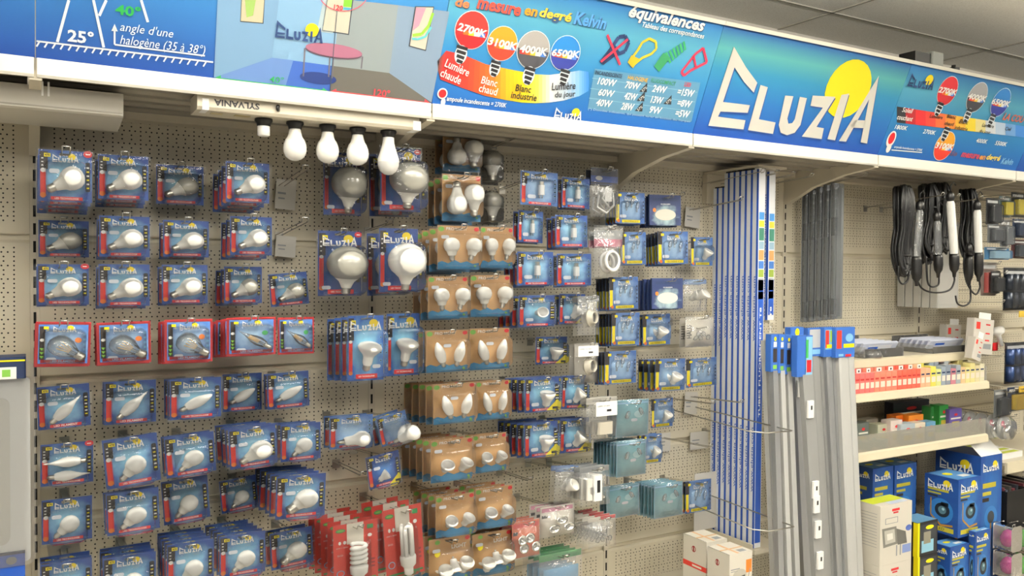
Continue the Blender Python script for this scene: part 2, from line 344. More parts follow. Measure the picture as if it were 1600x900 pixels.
def art(X, name, fn):
    mb = MB(bP); fn(mb); o = mb.build(name, BN[X]); o.location = -BN[X].location; return o
banner(-1, BG['a'], 'plain deep blue end of the banner row, leftmost above the grey lamp housing')
banner(0, BG['a'], 'blue banner with beam angle diagram and room picture marked 40 and 120 degrees')
banner(1, BG['c'], 'blue banner with coloured bulb drawings from 2700K to 6500K and wattage table')
banner(2, BG['l'], 'blue banner with large white lettering over a big yellow disc')
banner(3, BG['c'], 'blue banner with oval bulbs and red to white colour band, right of large logo')
banner(4, BG['a'], 'blue banner at right edge beyond the colour band')
banner(5, BG['a'], 'blue banner outside to the right'); banner(6, BG['a'], 'blue banner at far right end of the row')
def art0(m):
    W_ = hm('#e6edf4')
    def ln(*p, w=.006, c=W_, l=2): m.line(bpts(*p), w, c, l)
    ln((107.5,0),(89.5,65.5)); ln((146,0),(162,74)); ln((166,0),(155,24.5)); ln((220.5,0),(231,34.5))
    ln((57,64),(333,97), w=.004)
    for k in range(22):
        x = 62+k*12.4; y = 64+(x-57)*.1195; ln((x,y),(x-5,y+8), w=.0035)
    ln((179,44),(179,69.5), w=.004); ln((179,69.5),(320,87), w=.004); m.poly(bpts((179,37),(184,49),(174,48)), W_, 2)
    btext(m, '25°', 126, 57, 41, 20, W_, bold=.03); btext(m, '40°', 200, 16.5, 40, 17, hm('#1f8a3e'), bold=.03)
    btext(m, "angle d'une", 229, 48.5, 83, 18, W_, shear=.25); btext(m, 'halogène (35 à 38°)', 254, 71.5, 133, 19, W_, shear=.25)
art(0, 'beam_angle_diagram', art0)
def art0b(m):
    def pg(c, *p, l=2): c = '#%02x%02x%02x' % tuple(int(int(c[i:i+2],16)*.87) for i in (1,3,5)); m.poly(bpts(*p), hm(c), l)
    pg('#7ea6cc', (341,-24),(437,-12),(425,90),(334,121)); pg('#8db9de', (437,-12),(531,-2),(521,103),(425,90)); pg('#3a62b8', (334,121),(425,90),(521,103),(515,142)); pg('#6a8fce', (334,121),(425,90),(458,94),(446,134),l=3)
    pg('#8f9a9e', (531,-2),(622,8),(608,114),(521,103)); pg('#8298b2', (622,8),(702,18),(674,160),(608,114)); pg('#5f5c58', (521,103),(608,114),(674,160),(515,143))
    pg('#7b8084', (645,20),(608,114),(660,150),(690,60),l=3) if False else None
    pg('#bcd0d8', (506,-6),(527,-4),(520,52),(495,49),l=3)
    pg('#3c4450', (511,-6),(552,-2),(545,54.5),(502.5,48),l=3); pg('#dcd6c4', (512.5,-6),(550,-2),(543.5,52.5),(504,46.5),l=4); pg('#7cc23a', (537,-3),(550,-2),(548.5,11),(536,10),l=5); pg('#4aa6c4', (536,11),(548.5,12.5),(548,16.5),(535.5,15),l=5)
    pg('#3c4450', (648,9.5),(678,10),(665,79.5),(638,72),l=4); pg('#e2dccb', (649.5,11),(676.5,11.5),(664,77.5),(640,71),l=5); pg('#dd9fb6', (649.5,11.5),(665,12),(654,40),(644,48),l=6)
    m.line(bpts((676,20),(669,40),(658,53),(644,55)), .008, hm('#86b93c'), 7); m.line(bpts((673,42),(664,57),(652,61),(643,60)), .006, hm('#58aeb8'), 7)
    pg('#3c4450', (377,-10),(414,-6),(411.5,37),(375,34),l=3); pg('#d8cfb0', (378,-10),(413,-6),(410,35.5),(376,32.5),l=4); pg('#9fc26a', (382,-6),(400,-4),(395,24),(385,27),l=5)
    c = bn(522,78.5); m.ell(c[0], c[1], .078, .017, hm('#8e5a70'), 6); m.ell(c[0], c[1]-.004, .078, .017, hm('#4c3a48'), 5)
    for a, b_ in (((476,75),(473.5,119)),((515.5,81),(513,120)),((521,82),(518.5,122)),((566,88),(564,107))): m.line(bpts(a,b_), .004, hm('#5a5660'), 5)
    c = bn(497,122); m.ell(c[0], c[1], .05, .016, hm('#1b2f66'), 4)
    m.line(bpts((526,17),(515,143)), .002, hm('#39424e'), 7)
    import math as _m
    m.line([bn(536+40*_m.cos(t), -16+33*_m.sin(t)) for t in [k*_m.pi/16 for k in range(2,15)]], .002, hm('#b8485a'), 8)
    btext(m, '120', 528, 11.5, 14, 8, hm('#c23040'), l=9, bold=.02)
    btext(m, '40°', 432, 124, 22, 10, hm('#2c9a52'), l=8, bold=.01); btext(m, '120°', 596, 145, 25, 12, hm('#d23a48'), l=8, bold=.02)
    m.line(bpts((337,121),(508,141)), .0025, hm('#2c9a52'), 8); m.poly(bpts((513,143),(504,136.5),(503,144)), hm('#2c9a52'), 8); m.poly(bpts((336,120.5),(345,117),(344,125)), hm('#2c9a52'), 8)
    m.line(bpts((522,142),(668,160)), .0025, hm('#d23a48'), 8); m.poly(bpts((516,142.5),(525,138),(524,148)), hm('#d23a48'), 8); m.poly(bpts((671,160.5),(663,154),(662,164)), hm('#d23a48'), 8)
art(0, 'room_picture', art0b)
def sl(m, lft, btm, hpx, c, s, sx=1., l=9):
    a = bn(lft, btm); t = bn(lft, btm-hpx); logo(m, a[0], a[1], t[1]-a[1], c, s, l, sx)
art(0, 'small_dark_logo', lambda m: sl(m, 429, 57.5, 27, hm('#1e3560'), sun, .95))
def bulbdraw(m, cx, cy, r, top, bot, s, bx, by, ta=0., tw=None, hh=13):
    c, R = bcirc(m, cx, cy, r+1, hm('#dfe8ee'), 3); m.ell(c[0], c[1], R*.96, R*.96, hm(top), 4); m.ell(c[0], c[1], R*.955, R*.955, hm(bot), 5, 180, 360)
    a, b_ = c[0]-R*.8, c[0]+R*.8
    for k, q in enumerate(('#c92a2a','#e0662a','#f0c93a','#e9eef2','#4a7fd0')): m.rect(a+(b_-a)*k/5, a+(b_-a)*(k+1)/5, c[1]-R*.28, c[1]-R*.06, hm(q), 6)
    p = bn(bx, by)
    for k in range(4): m.line([(p[0]-R*(.33-.05*k), p[1]+R*(.3-.24*k)), (p[0]+R*(.33-.05*k), p[1]+R*(.22-.24*k))], R*.17, blk, 6)
    m.ell(p[0], p[1]-R*.1, R*.36, R*.5, hm('#dfe8ee'), 5)
    btext(m, s, cx, cy, tw or 2*r, hh, wht, 8, bold=.035, shear=.1, rot=ta)
def art1(m):
    cols = ['#5c3a34','#b02a2a','#d6352a','#e0612a','#ecb022','#f2d21c','#f0d95a','#eef0f0','#c6d8ea','#6ea6d8','#2c72c2']
    top = [(683,95),(697,79),(725,86),(758,100),(790,107),(815,112),(836,116),(858,117),(880,114),(905,110),(919,112),(920,124)]
    bot = [(684,110),(688,124),(722,137),(756,149),(790,156),(815,160),(836,161),(858,160),(880,157),(905,150),(919,142),(920,130)]
    def mixc(a, b_, t): A, B = (int(a[i:i+2],16) for i in (1,3,5)), (int(b_[i:i+2],16) for i in (1,3,5)); return '#%02x%02x%02x' % tuple(int(x+(y-x)*t) for x, y in zip(A,B))
    for k in range(11):
        for j in range(4):
            f = lambda P_, t: (P_[k][0]+(P_[k+1][0]-P_[k][0])*t, P_[k][1]+(P_[k+1][1]-P_[k][1])*t)
            m.poly(bpts(f(bot,j/4),f(bot,(j+1)/4),f(top,(j+1)/4),f(top,j/4)), hm(mixc(cols[k],cols[min(k+1,10)],j/4)), 2)
    bulbdraw(m, 737,47,26,'#c8322e','#b81f26','2700K',720,82,-.1,46); bulbdraw(m, 784.5,68,23,'#e2952a','#cc3a28','3100K',773,104,-.05,46); bulbdraw(m, 833,78,25,'#9c9896','#3c3c42','4000K',826,115,0,43); bulbdraw(m, 883,83,22.5,'#2474b8','#26307c','6500K',881,118,0.06,43,12)
    for s, x, y, w, h, c, q in (('Lumière',714,105.5,40,13,wht,-.25),('chaude',704,119,34,13,wht,-.25),('Blanc',764,127,25,12,wht,-.1),('chaud',762,140,29,12,wht,-.1),('Blanc',817,138,24,11,blk,-.0),('industrie',818,150,40,11,blk,0.),('Lumière',880,134,36,12,blk,.16),('du jour',882,148,31,12,blk,.16)):
        btext(m, s, x, y, w, h, c, 9, bold=.012, rot=q)
    for s, x, y, w, h, c in (('de',723,5,22,15,'#e07a4a'),('mesure',780,13,68,15,'#cf4a3a'),('en',830,20,20,12,'#e89a2c'),('degré',868,26,50,20,'#efc948'),('Kelvin',923,33,50,21,'#4f8fc8')):
        btext(m, s, x, y, w, h, hm('#28466e'), 4, bold=.05, shear=.12); btext(m, s, x-1, y-1, w, h, hm(c), 6, bold=.03, shear=.12)
    btext(m, 'ampoule incandescente = 2700K', 744, 160, 93, 10, wht, 4, bold=.012, shear=.1)
    c, R = bcirc(m, 691,146,8, wht, 3); m.ell(c[0],c[1],R*.75,R*.75, red, 4); p = bn(692,159); m.ell(p[0],p[1],R*.45,R*.7, wht, 3)
art(1, 'colour_temperature_drawing', art1)
def art1b(m):
    btext(m, 'équivalences', 1042, 32, 118, 26, hm('#1d3f6c'), 3, bold=.045, shear=.2); btext(m, 'équivalences', 1041, 31, 118, 26, wht, 5, bold=.03, shear=.2); btext(m, 'Tableau des correspondances', 1051, 48.5, 97, 11, wht, 4, bold=.012, shear=.15)
    gm = hm('#4f7f9e')
    m.poly(bpts((929,107),(1094,129),(1080,190),(918,169)), gm, 2)
    for a, b_ in (((925,122),(1089,144)),((922,138),(1085,159)),((920,153),(1083,174))): m.line(bpts(a,b_), .002, hm('#7ea4ba'), 3)
    for x, y in ((973,0),(1012,0),(1050,0)): pass
    rows = [('100W','70W','24W','≈15W'),('60W','42W','13W','≈8W'),('40W','28W','9W','≈5W')]
    for r_, (ry, xs) in enumerate(((128,(948,988,1030,1071)),(145,(947,985,1026,1069)),(161,(943.5,980,1024,1066)))):
        for k, (x, w) in enumerate(zip(xs, (29,23,22,26))):
            s = rows[r_][k]; btext(m, s.replace('≈','='), x, ry+k*5.5, w*(1 if r_==0 else .86), 11.5, wht, 5, bold=.025, shear=.15)
    for x, y in ((1005,138),(1001,152),(998,168),(1043,157)): m.poly(bpts((x-7,y+5),(x+6,y-9),(x+5,y+6)), blk, 4); btext(m, '37%', x+1, y+1, 8, 5, wht, 6, rot=.8)
    for s, x, y, w, c in (('INCANDESCENTE',950.5,116,42,'#1a2338'),('HALOGENE',996,123,31,'#d8a830'),('FLUOCOMPACT',1036,128,38,'#2c7a4a'),('LED',1074,132,10,'#c23a4a')): btext(m, s, x, y, w, 6.5, hm(c), 5, bold=.015)
    btext(m, '(*) Données indicatives, qui peuvent varier en fonction des marques', 998, 180, 160, 4.5, hm('#a8c4e0'), 5)
    def ol(pts, c, w=.009, l=5): m.line(bpts(*pts), w, hm(c), l)
    ol([(960,84),(958,70),(966,58),(976,56),(982,66),(976,80),(966,84),(960,84)], '#1d2f55', .012); m.poly(bpts((936,96),(958,66),(968,82),(942,101)), hm('#1a2748'), 6)
    ol([(948,54),(968,101)], '#c9324a', .008, 8); ol([(980,61),(938,96)], '#c9324a', .008, 8)
    ol([(984,94),(996,78),(1003,66),(1014,60),(1024,65),(1025,76),(1017,84),(1003,90),(988,102)], '#e0bc30', .008); m.poly(bpts((980,97),(986,86),(999,92),(988,106)), hm('#d8ae2c'), 6)
    m.poly(bpts((1021,103),(1036,82),(1047,90),(1029,112)), hm('#2c7a50'), 6)
    for k in range(6): ol([(1040+k*5.5,82-k*3.5),(1047+k*4.6,98-k*4)], '#2c8a54', .008)
    ol([(1064,112),(1086,84),(1098,75),(1104,97),(1078,110),(1068,118),(1064,112)], '#cf3350', .009); ol([(1083,87),(1087,106)], '#cf3350', .008)
art(1, 'wattage_table', art1b)
art(1, 'small_white_logo', lambda m: sl(m, 864, 183.5, 17, wht, sun, 1.))
art(2, 'large_logo', lambda m: logo(m, _x0, _y0, _H, hm('#cfcdc5'), sun, 4, 1., hm('#1a3a78')))
def art3(m):
    cols = ['#2c2c30','#a8242c','#cc2f34','#d2453a','#da6a3c','#e08a38','#e8b23c','#ecd23c','#e8dc9a','#dfe6ee','#b4c8e0','#6b9ad0','#3f7cc6','#2c6cc0','#2460b4']
    for k in range(15):
        x0 = 1399+k*15.6 if k else 1401; x1 = 1399+(k+1)*15.6; m.poly(bpts((x0,191+.118*(x0-1399)),(x1,191+.118*(x1-1399)),(x1,166+.155*(x1-1399)),(x0,166+.155*(x0-1399))), hm(cols[k]), 2)
    for cx, cy, r, tp, bt, s, bx, by in ((1480,142,14,'#c93038','#b82830','2700K',1467,168),(1526,152,14,'#a0a0a4','#38383e','4000K',1512,178),(1563,160,13,'#2a72b8','#2c3484','6500K',1549,186),(1475,228,14,'#e6a02c','#d03a2a','3100K',1477,207)): bulbdraw(m, cx,cy,r,tp,bt,s,bx,by,0,28,10)
    for s, x, y, w, h, c, sh in (('Soleil',1417,172,16,8,wht,.1),('couchant',1413,184,24,8,wht,.1),('1800K',1407,199,19,7,wht,.1),('2700K',1451,206,19,7,wht,.1),('4000K',1533,220,17,7,wht,.1),('5500K',1563,224,18,7,wht,.1),('Lumière',1462,182,20,6,dkbrown,0),('Blanc',1486,182,14,6,dkbrown,0),('chaud',1482,193,14,6,dkbrown,0),('Blanc',1505,190,13,7,dkbrown,0),('industrie',1501,200,20,6,dkbrown,0),('Lumière',1543,196,18,6,dkbrown,0),('du jour',1538,206,17,6,dkbrown,0),('Ciel',1574,201,9,6,dkbrown,0),('ampoule incandescente = 2700K',1418,232,44,5,wht,.1)): btext(m, s, x, y, w, h, c, 8, bold=.015, shear=sh)
    for s, x, y, w, h, c in (('de',1489,239,12,9,'#5c4a6c'),('mesure',1515,243,28,8,'#c23a4a'),('en',1534,246,9,7,'#d8923c'),('degré',1551,247,21,12,'#e8d05c'),('Kelvin',1573,252,18,10,'#7aaed8'),('LA COU',1583,184,32,12,'#c0604a')): btext(m, s, x, y, w, h, hm(c), 8, bold=.03, shear=.15)
    m.line(bpts((1392,234),(1440,238)), .004, wht, 6); p = bn(1392,217); m.ell(p[0],p[1],.026,.034, wht, 4); m.ell(p[0],p[1]+.003,.018,.024, red, 5); p = bn(1388,231); m.ell(p[0],p[1],.014,.02, wht, 4)
art(3, 'colour_band_drawing', art3)
art(3, 'small_dark_logo', lambda m: sl(m, 1416, 134, 22, hm('#1e3560'), sun, 1.))
# things lying on top of the canopy
p = at(1450,96,-.36); b = MB(); b.bbox(-.04,.04,-.05,.05,2.18-p.z,.03,mat('device_grey','#a9aca6',.4)); b.box(-.15,-.041,-.04,.04,2.18-p.z,.02,black); o = b.build('projector_box', loc=(p.x, -.36, p.z)); tag(o, 'small grey and black device lying on top of the banner canopy', 'device')
p = at(1490,106,-.36); b = MB(); b.bbox(-.02,.02,-.02,.02,2.18-p.z,.0,black); b.tube([(0,0,0),(0,0,.012)],.01,black); o = b.build('black_bracket_end', loc=(p.x, -.36, p.z)); tag(o, 'small black stub poking above the banner, right of the grey device', 'bracket')

# ------------------------------------------------------------------ bulbs (profiles: radius, distance from the cap's end)
CAP27 = [(0,0),(.005,0),(.009,.003),(.0128,.006),(.0135,.008),(.0124,.0095),(.0135,.011),(.0124,.0125),(.0135,.014),(.0124,.0155),(.0135,.017),(.0128,.0185),(.0132,.026)]
A60 = [(.0132,.024),(.0152,.03),(.0172,.04),(.0198,.048),(.0262,.057),(.0302,.068),(.0315,.079),(.0305,.09),(.0255,.102),(.0165,.109),(.008,.1125),(0,.113)]
A60H = [(.0133,.0235),(.0152,.03),(.0172,.04),(.0198,.048),(.0262,.057)]
G45 = [(.0105,.02),(.013,.028),(.0145,.034),(.0198,.0395),(.0236,.049),(.0242,.058),(.0218,.069),(.015,.0775),(.0075,.0812),(0,.082)]
FILG = [(.0132,.022),(.015,.03),(.0215,.041),(.0305,.055),(.0345,.07),(.033,.086),(.0255,.099),(.012,.106),(0,.108)]
CAND = [(.0105,.02),(.0135,.026),(.017,.042),(.0178,.052),(.016,.066),(.011,.082),(.0055,.094),(0,.099)]
WIND = [(.0105,.02),(.0135,.026),(.0172,.042),(.0178,.05),(.0155,.064),(.0095,.079),(.0045,.094),(.0022,.11),(0,.116)]
G120 = [(.0135,.024),(.017,.034),(.022,.045),(.034,.056),(.047,.066),(.056,.082),(.060,.1),(.058,.117),(.050,.134),(.036,.149),(.018,.158),(0,.161)]
R80 = [(.0132,.022),(.0165,.03),(.018,.052),(.022,.06),(.036,.076),(.041,.084),(.041,.09),(.036,.098),(.022,.105),(0,.108)]
R63 = [(.0132,.022),(.0175,.028),(.019,.05),(.024,.06),(.031,.071),(.0315,.078),(.028,.09),(.016,.099),(0,.102)]
GU = [(.009,.004),(.0125,.008),(.013,.02),(.0165,.026),(.021,.036),(.0248,.046),(.0252,.052),(.0235,.054)]
def bulb(parent, kind, base, d, sc=1., capk=CAP27, m=None, housing=True, lens='white'):
    base = Vector(base); d = Vector(d).normalized()
    if kind == 'gu':
        b = MB(); b.lathe(GU, bulbw, base, d, 20, sc); o = b.build('spot_bulb', parent)
        b = MB(); b.lathe([(.0235,.0538),(.0195,.0545),(.0185,.0515),(0,.0515)], bulbg if lens == 'white' else bulbh, base, d, 20, sc); b.build('lens', o)
        b = MB(); a = d.orthogonal().normalized()
        for s in (-1,1): b.tube([base+a*s*.005*sc+d*.006*sc, base+a*s*.005*sc-d*.004*sc], .0022*sc, brass)
        b.build('contact_pins', o); return o
    prof = {'a60':A60,'g45':G45,'candle':CAND,'wind':WIND,'g120':G120,'r80':R80,'r63':R63}[kind]
    if kind in ('a60','g45'):
        kr = lambda t: 1+.13*min(1,max(0,(t-.03)/.03)) if kind == 'a60' else 1.06
        prof = [(q*kr(t), t) for q, t in prof]
    b = MB(); b.lathe(prof, m or bulbw, base, d, 22, sc)
    if housing and kind in ('a60','g45','g120'):
        hp = [(r+.0005,t) for r,t in prof if t < (.064 if kind=='a60' else .046 if kind=='g45' else .058)]
        b.lathe(hp, bulbh, base, d, 22, sc)
    o = b.build('light_bulb', parent)
    k = .62 if kind in ('candle','wind') or capk == 'e14' else 1
    b = MB(); cp = [(r*k, t) for r, t in CAP27]; b.lathe(cp, brass, base, d, 14, sc); b.build('screw_cap', o); return o
def filbulb(parent, base, d, sc, cand=False):
    base = Vector(base); d = Vector(d).normalized(); a = Vector((0,-1,0)).cross(d).normalized()
    b = MB(); b.lathe(WIND if cand else FILG, glassb, base, d, 20, sc); o = b.build('light_bulb', parent)
    b = MB(); b.lathe([(r*(.62 if cand else 1),t) for r,t in CAP27], brass, base, d, 14, sc); b.build('screw_cap', o)
    b = MB()
    for k in (-1.5,-.5,.5,1.5): b.tube([base+d*.045*sc+a*k*.004*sc, base+d*(.078 if not cand else .08)*sc+a*k*(.009 if not cand else .003)*sc], .0014, filam)
    b.tube([base+d*.02*sc, base+d*.045*sc], .004*sc, glassb); b.build('led_filaments', o)
    return o
# ------------------------------------------------------------------ package pieces
def card(w, h, m, slot=True, art=None, root=None, name='backing_card'):
    b = MB(cardP)
    if slot:
        s = min(.015, w*.16); z1 = h/2-.008; z0 = z1-.007
        b.box(-w/2,w/2,-.0004,.0004,-h/2,z0,m); b.box(-w/2,w/2,-.0004,.0004,z1,h/2,m); b.box(-w/2,-s,-.0004,.0004,z0,z1,m); b.box(s,w/2,-.0004,.0004,z0,z1,m)
    else: b.box(-w/2,w/2,-.0004,.0004,-h/2,h/2,m)
    if art: art(b, lambda x: (x-.5)*w, lambda z: (z-.5)*h)
    return b.build(name, root)
def rr(cx, cz, w, h, r, n=4):
    ps = []
    for qx, qz, a0 in ((1,1,0),(-1,1,90),(-1,-1,180),(1,-1,270)):
        for k in range(n+1):
            a = math.radians(a0+90*k/n); ps.append((cx+qx*(w/2-r)+r*math.cos(a), cz+qz*(h/2-r)+r*math.sin(a)))
    return ps
def blister(root, w, h, dep, x0=.1, x1=.9, z0=.04, z1=.84, m=None, rim=.004):
    m = m or blis; b = MB(); rings = []
    cx = ((x0+x1)/2-.5)*w; cz = ((z0+z1)/2-.5)*h; dw = (x1-x0)*w; dh = (z1-z0)*h
    rings.append([(x,-.0045,z) for x, z in rr(0,0,w+2*rim,h+2*rim,.008)])
    rings.append([(x,-.0020,z) for x, z in rr(0,0,w+2*rim-.004,h+2*rim-.004,.007)])
    for kx, y in ((1.0,-.0022),(.98,-.008),(.93,-dep*.72),(.86,-dep*.95),(.78,-dep)): rings.append([(x,y,z) for x, z in rr(cx,cz,dw*kx,dh*kx,min(dw,dh)*.16*kx)])
    n = len(rings[0]); vs = [p for r_ in rings for p in r_]; fs = []
    for i in range(len(rings)-1):
        for k in range(n): fs.append((i*n+k,i*n+(k+1)%n,(i+1)*n+(k+1)%n,(i+1)*n+k))
    fs.append(tuple((len(rings)-1)*n+k for k in range(n)))
    b.add(vs, fs, m, False); return b.build('clear_blister', root)
def pricetag(root, x, z, w=.026, h=.012, y=-.0025):
    b = MB(); b.prism(rr(x,z,w,h,h*.4,3), y-.0004, y, sticker, 'y')
    b.v = [(vx, vz, vy) if False else (vx,vy,vz) for vx,vy,vz in b.v]
    return b.build('price_sticker', root)
def eluz(b, X, Z, cx=.5, cz=.83, hh=.155, asp=1.0, c=None):
    h = hh*(Z(1)-Z(0)); L_ = _L*h; logo(b, X(cx)-L_*asp/2, Z(cz)-h*.4, h, c or wht, sun, 2, asp)
def blueart(red_=True, yellow='470', topred=False, rightblk=True, bot='LED TECHNOLOGIE', yc=None, corner=None):
    def f(b, X, Z):
        w = X(1)-X(0)
        b.rect(X(.02),X(.17),Z(.62),Z(.96),dkbrown); b.rect(X(.1),X(.22),Z(.86),Z(.93),yel,2); b.text(yellow,X(.16),Z(.895),w*.09,None,blk,3,.03)
        for k in range(3): b.rect(X(.05),X(.09),Z(.68+.07*k),Z(.70+.07*k),wht,2)
        b.rect(X(.03),X(.13),Z(.1),Z(.6),redbright if red_ else yel); b.ell(X(.08),Z(.6),w*.045,w*.045,wht,2); b.ell(X(.08),Z(.12),w*.055,w*.055,orange if red_ else green,2)
        eluz(b, X, Z)
        b.rect(X(.22),X(.82),Z(.03),Z(.1),red if red_ else yel); b.text(bot,X(.52),Z(.065),w*.45,None,wht if red_ else blk,2,.02)
        if rightblk:
            b.poly(rr(X(.92),Z(.5),w*.09,(Z(1)-Z(0))*.58,w*.03),blk,1)
            for k in range(6): b.rect(X(.895),X(.945),Z(.27+.08*k),Z(.30+.08*k), wht if k%2 else yel,2)
        else:
            for k in range(5): b.ell(X(.92),Z(.3+.12*k),w*.035,w*.035,skyp,1); b.ell(X(.92),Z(.3+.12*k),w*.022,w*.022,navy,2)
        if topred: b.ell(X(.92),Z(.95),w*.085,w*.07,red,3); b.rect(X(.88),X(.96),Z(.94),Z(.955),wht,4)
        if corner: b.poly([(X(.62),Z(.02)),(X(.98),Z(.02)),(X(.98),Z(.36))],yel,3); b.rect(X(.8),X(.94),Z(.05),Z(.12),blk,4)
        b.text('806 lm', X(.88), Z(.05), w*.09, None, skyp, 2)
    return f
TPL = {}
def template(kind):
    if kind in TPL: return TPL[kind]
    r = empty('bulb_pack'); T = dict(root=r, w=.14, h=.145, dy=.062, desc='', cat='bulb pack'); w, h = .14, .145
    def bluepack(mk, depth=.055, art=None, cardm=None, w=w, h=h, tagp=(.3,.6), bx=(.12,.9,.03,.8)):
        card(w*.955,h*.95,cardm or blueC,True,art or blueart(),r).location.z = h*.012; mk(); blister(r,w,h,depth,*bx)
        if tagp: pricetag(r,(tagp[0]-.5)*w,(tagp[1]-.5)*h)
        T['w'] = w; T['h'] = h
    if kind in ('a60','a60r','a60g'):
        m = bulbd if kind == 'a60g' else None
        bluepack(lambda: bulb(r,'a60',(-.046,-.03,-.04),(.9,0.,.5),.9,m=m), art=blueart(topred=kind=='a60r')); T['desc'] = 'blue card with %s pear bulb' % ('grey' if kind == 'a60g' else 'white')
    elif kind == 'g45': bluepack(lambda: bulb(r,'g45',(-.034,-.02,-.045),(.72,0,.69),1.0,'e14'), .05, blueart(yellow='470')); T['desc'] = 'blue card with small round bulb'; T['dy'] = .05
    elif kind == 'g45b': bluepack(lambda: bulb(r,'g45',(-.04,-.02,-.04),(.8,0,.6),1.15), .055, blueart(yellow='470')); T['desc'] = 'blue card with stubby bulb'
    elif kind == 'candle': bluepack(lambda: bulb(r,'candle',(-.045,-.018,-.035),(.85,0,.5),1.0), .045, blueart()); T['desc'] = 'blue card with candle bulb'; T['dy'] = .046
    elif kind == 'wind': bluepack(lambda: bulb(r,'wind',(-.036,-.018,-.048),(.68,0,.73),1.0), .045, blueart(bot='LED FILAMENT')); T['desc'] = 'blue card with pointed candle bulb'; T['dy'] = .046
    elif kind == 'wind2':
        def mk(): bulb(r,'wind',(.052,-.018,.012),(-1,0,-.02),.98); bulb(r,'wind',(-.052,-.018,-.035),(1,0,.02),.95)
        bluepack(mk, .045, blueart(topred=True), tagp=None); T['desc'] = 'blue card with two pointed bulbs'
    elif kind in ('fil','filc'):
        card(w,h,red,True,lambda b,X,Z: None,r,'red_border'); 
        def f(b,X,Z):
            w_ = X(1)-X(0); b.rect(X(.02),X(.13),Z(.1),Z(.95),dkbrown); b.rect(X(.1),X(.2),Z(.88),Z(.95),yel,2); b.ell(X(.07),Z(.6),w_*.04,w_*.04,wht,2)
            for k in range(3): b.poly([(X(.03),Z(.4-.1*k)),(X(.11),Z(.4-.1*k)),(X(.07),Z(.33-.1*k))],lime,2)
            eluz(b,X,Z,.52,.87,.15); b.ell(X(.8),Z(.6),w_*.07,w_*.07,orange if kind=='fil' else green,2); b.rect(X(.05),X(.95),Z(.02),Z(.1),redprint2,1); b.text('LED FILAMENT',X(.5),Z(.06),w_*.5,None,skyp,2,.01)
            for k in range(5): b.rect(X(.9),X(.96),Z(.2+.13*k),Z(.26+.13*k),skyp,2)
        o = card(w*.9,h*.88,blueH,False,f,r,'printed_insert'); o.location.y = -.0022
        if kind == 'fil': filbulb(r,(.054,-.026,-.046),(-.8,0,.55),1.0)
        else: filbulb(r,(.052,-.022,-.045),(-.8,0,.6),1.,True)
        blister(r,w,h,.047,.12,.92,.05,.85,rim=.002); pricetag(r,-.03,-.05); T['dy'] = .05; T['desc'] = 'red-edged card with %s filament bulb' % ('clear round' if kind=='fil' else 'clear candle')
    elif kind in ('g120','g120g'):
        w, h = .135, .225
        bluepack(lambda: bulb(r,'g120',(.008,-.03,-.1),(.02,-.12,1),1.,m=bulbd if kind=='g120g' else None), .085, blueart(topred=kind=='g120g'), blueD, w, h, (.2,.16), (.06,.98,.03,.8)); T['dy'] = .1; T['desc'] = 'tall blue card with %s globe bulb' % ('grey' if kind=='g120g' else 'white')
    elif kind == 'r80':
        w, h = .12, .22
        bluepack(lambda: bulb(r,'r80',(-.004,-.012,-.07),(.1,-.2,1),.9), .062, blueart(rightblk=False), printed('card_blue_tall','#2660b8','#8ccce2',.42), w, h, (.78,.24), (.06,.98,.06,.82)); T['dy'] = .066; T['desc'] = 'tall blue card with reflector bulb'
    elif kind == 'r63':
        w, h = .135, .13
        bluepack(lambda: bulb(r,'r63',(-.05,-.024,-.03),(1,-.1,.12),.95,'e14'), .055, blueart(rightblk=False), blueH, w, h, None); T['desc'] = 'blue card with sideways reflector bulb'
    elif kind == 'r63t':
        w, h = .11, .12
        bluepack(lambda: bulb(r,'r63',(-.02,-.03,-.04),(1,-.5,.35),.95,'e14'), .07, blueart(rightblk=False), blueH, w, h, None); T['desc'] = 'tilted blue card with reflector bulb'
    elif kind == 'gucard':
        w, h = .14, .13
        bluepack(lambda: bulb(r,'gu',(-.03,-.015,-.03),(.8,-.25,.5),.8), .045, blueart(corner=True), blueD, w, h); T['desc'] = 'deep blue card with spot bulb'; T['dy'] = .05
    elif kind in ('gu','gu2','guface'):
        w, h = .125, .125
        ps = {'gu':((.005,-.014,-.04),(.03,-.25,1)),'gu2':((-.008,-.01,-.035),(.45,-.4,.8)),'guface':((.0,.0,-.005),(.0,-1,.1))}[kind]
        bluepack(lambda: bulb(r,'gu',ps[0],ps[1],.98 if kind!='guface' else .8), .043, blueart(corner=kind!='guface',rightblk=True), blueC, w, h, (.3,.25), (.1,.92,.04,.82)); T['dy'] = .046; T['desc'] = 'blue card with white spot bulb'
    elif kind in ('g9','g9b'):
        w, h = .12, .115
        def mk():
            b = MB(); b.bbox(-.008,.008,-.022,-.006,-.02,.012,white,.003); o = b.build('capsule_bulb', r)
            b = MB(); b.bbox(-.006,.006,-.019,-.008,.012,.024,brass,.002); b.build('capsule_base', o)
            b = MB(); b.tube([(-.004,-.013,-.02),(-.004,-.013,-.03)],.0014,brass); b.tube([(.004,-.013,-.02),(.004,-.013,-.03)],.0014,brass); b.build('contact_pins', o)
        bluepack(mk, .026, blueart(rightblk=False), blueH if kind=='g9b' else printed('card_blue_mid','#2c58a6','#98cce4',.4), w, h, (.3,.28)); T['dy'] = .03; T['desc'] = 'blue card with tiny capsule bulb'
    elif kind.startswith('k_'):
        w, h = .14, .15
        sub = kind[2:]
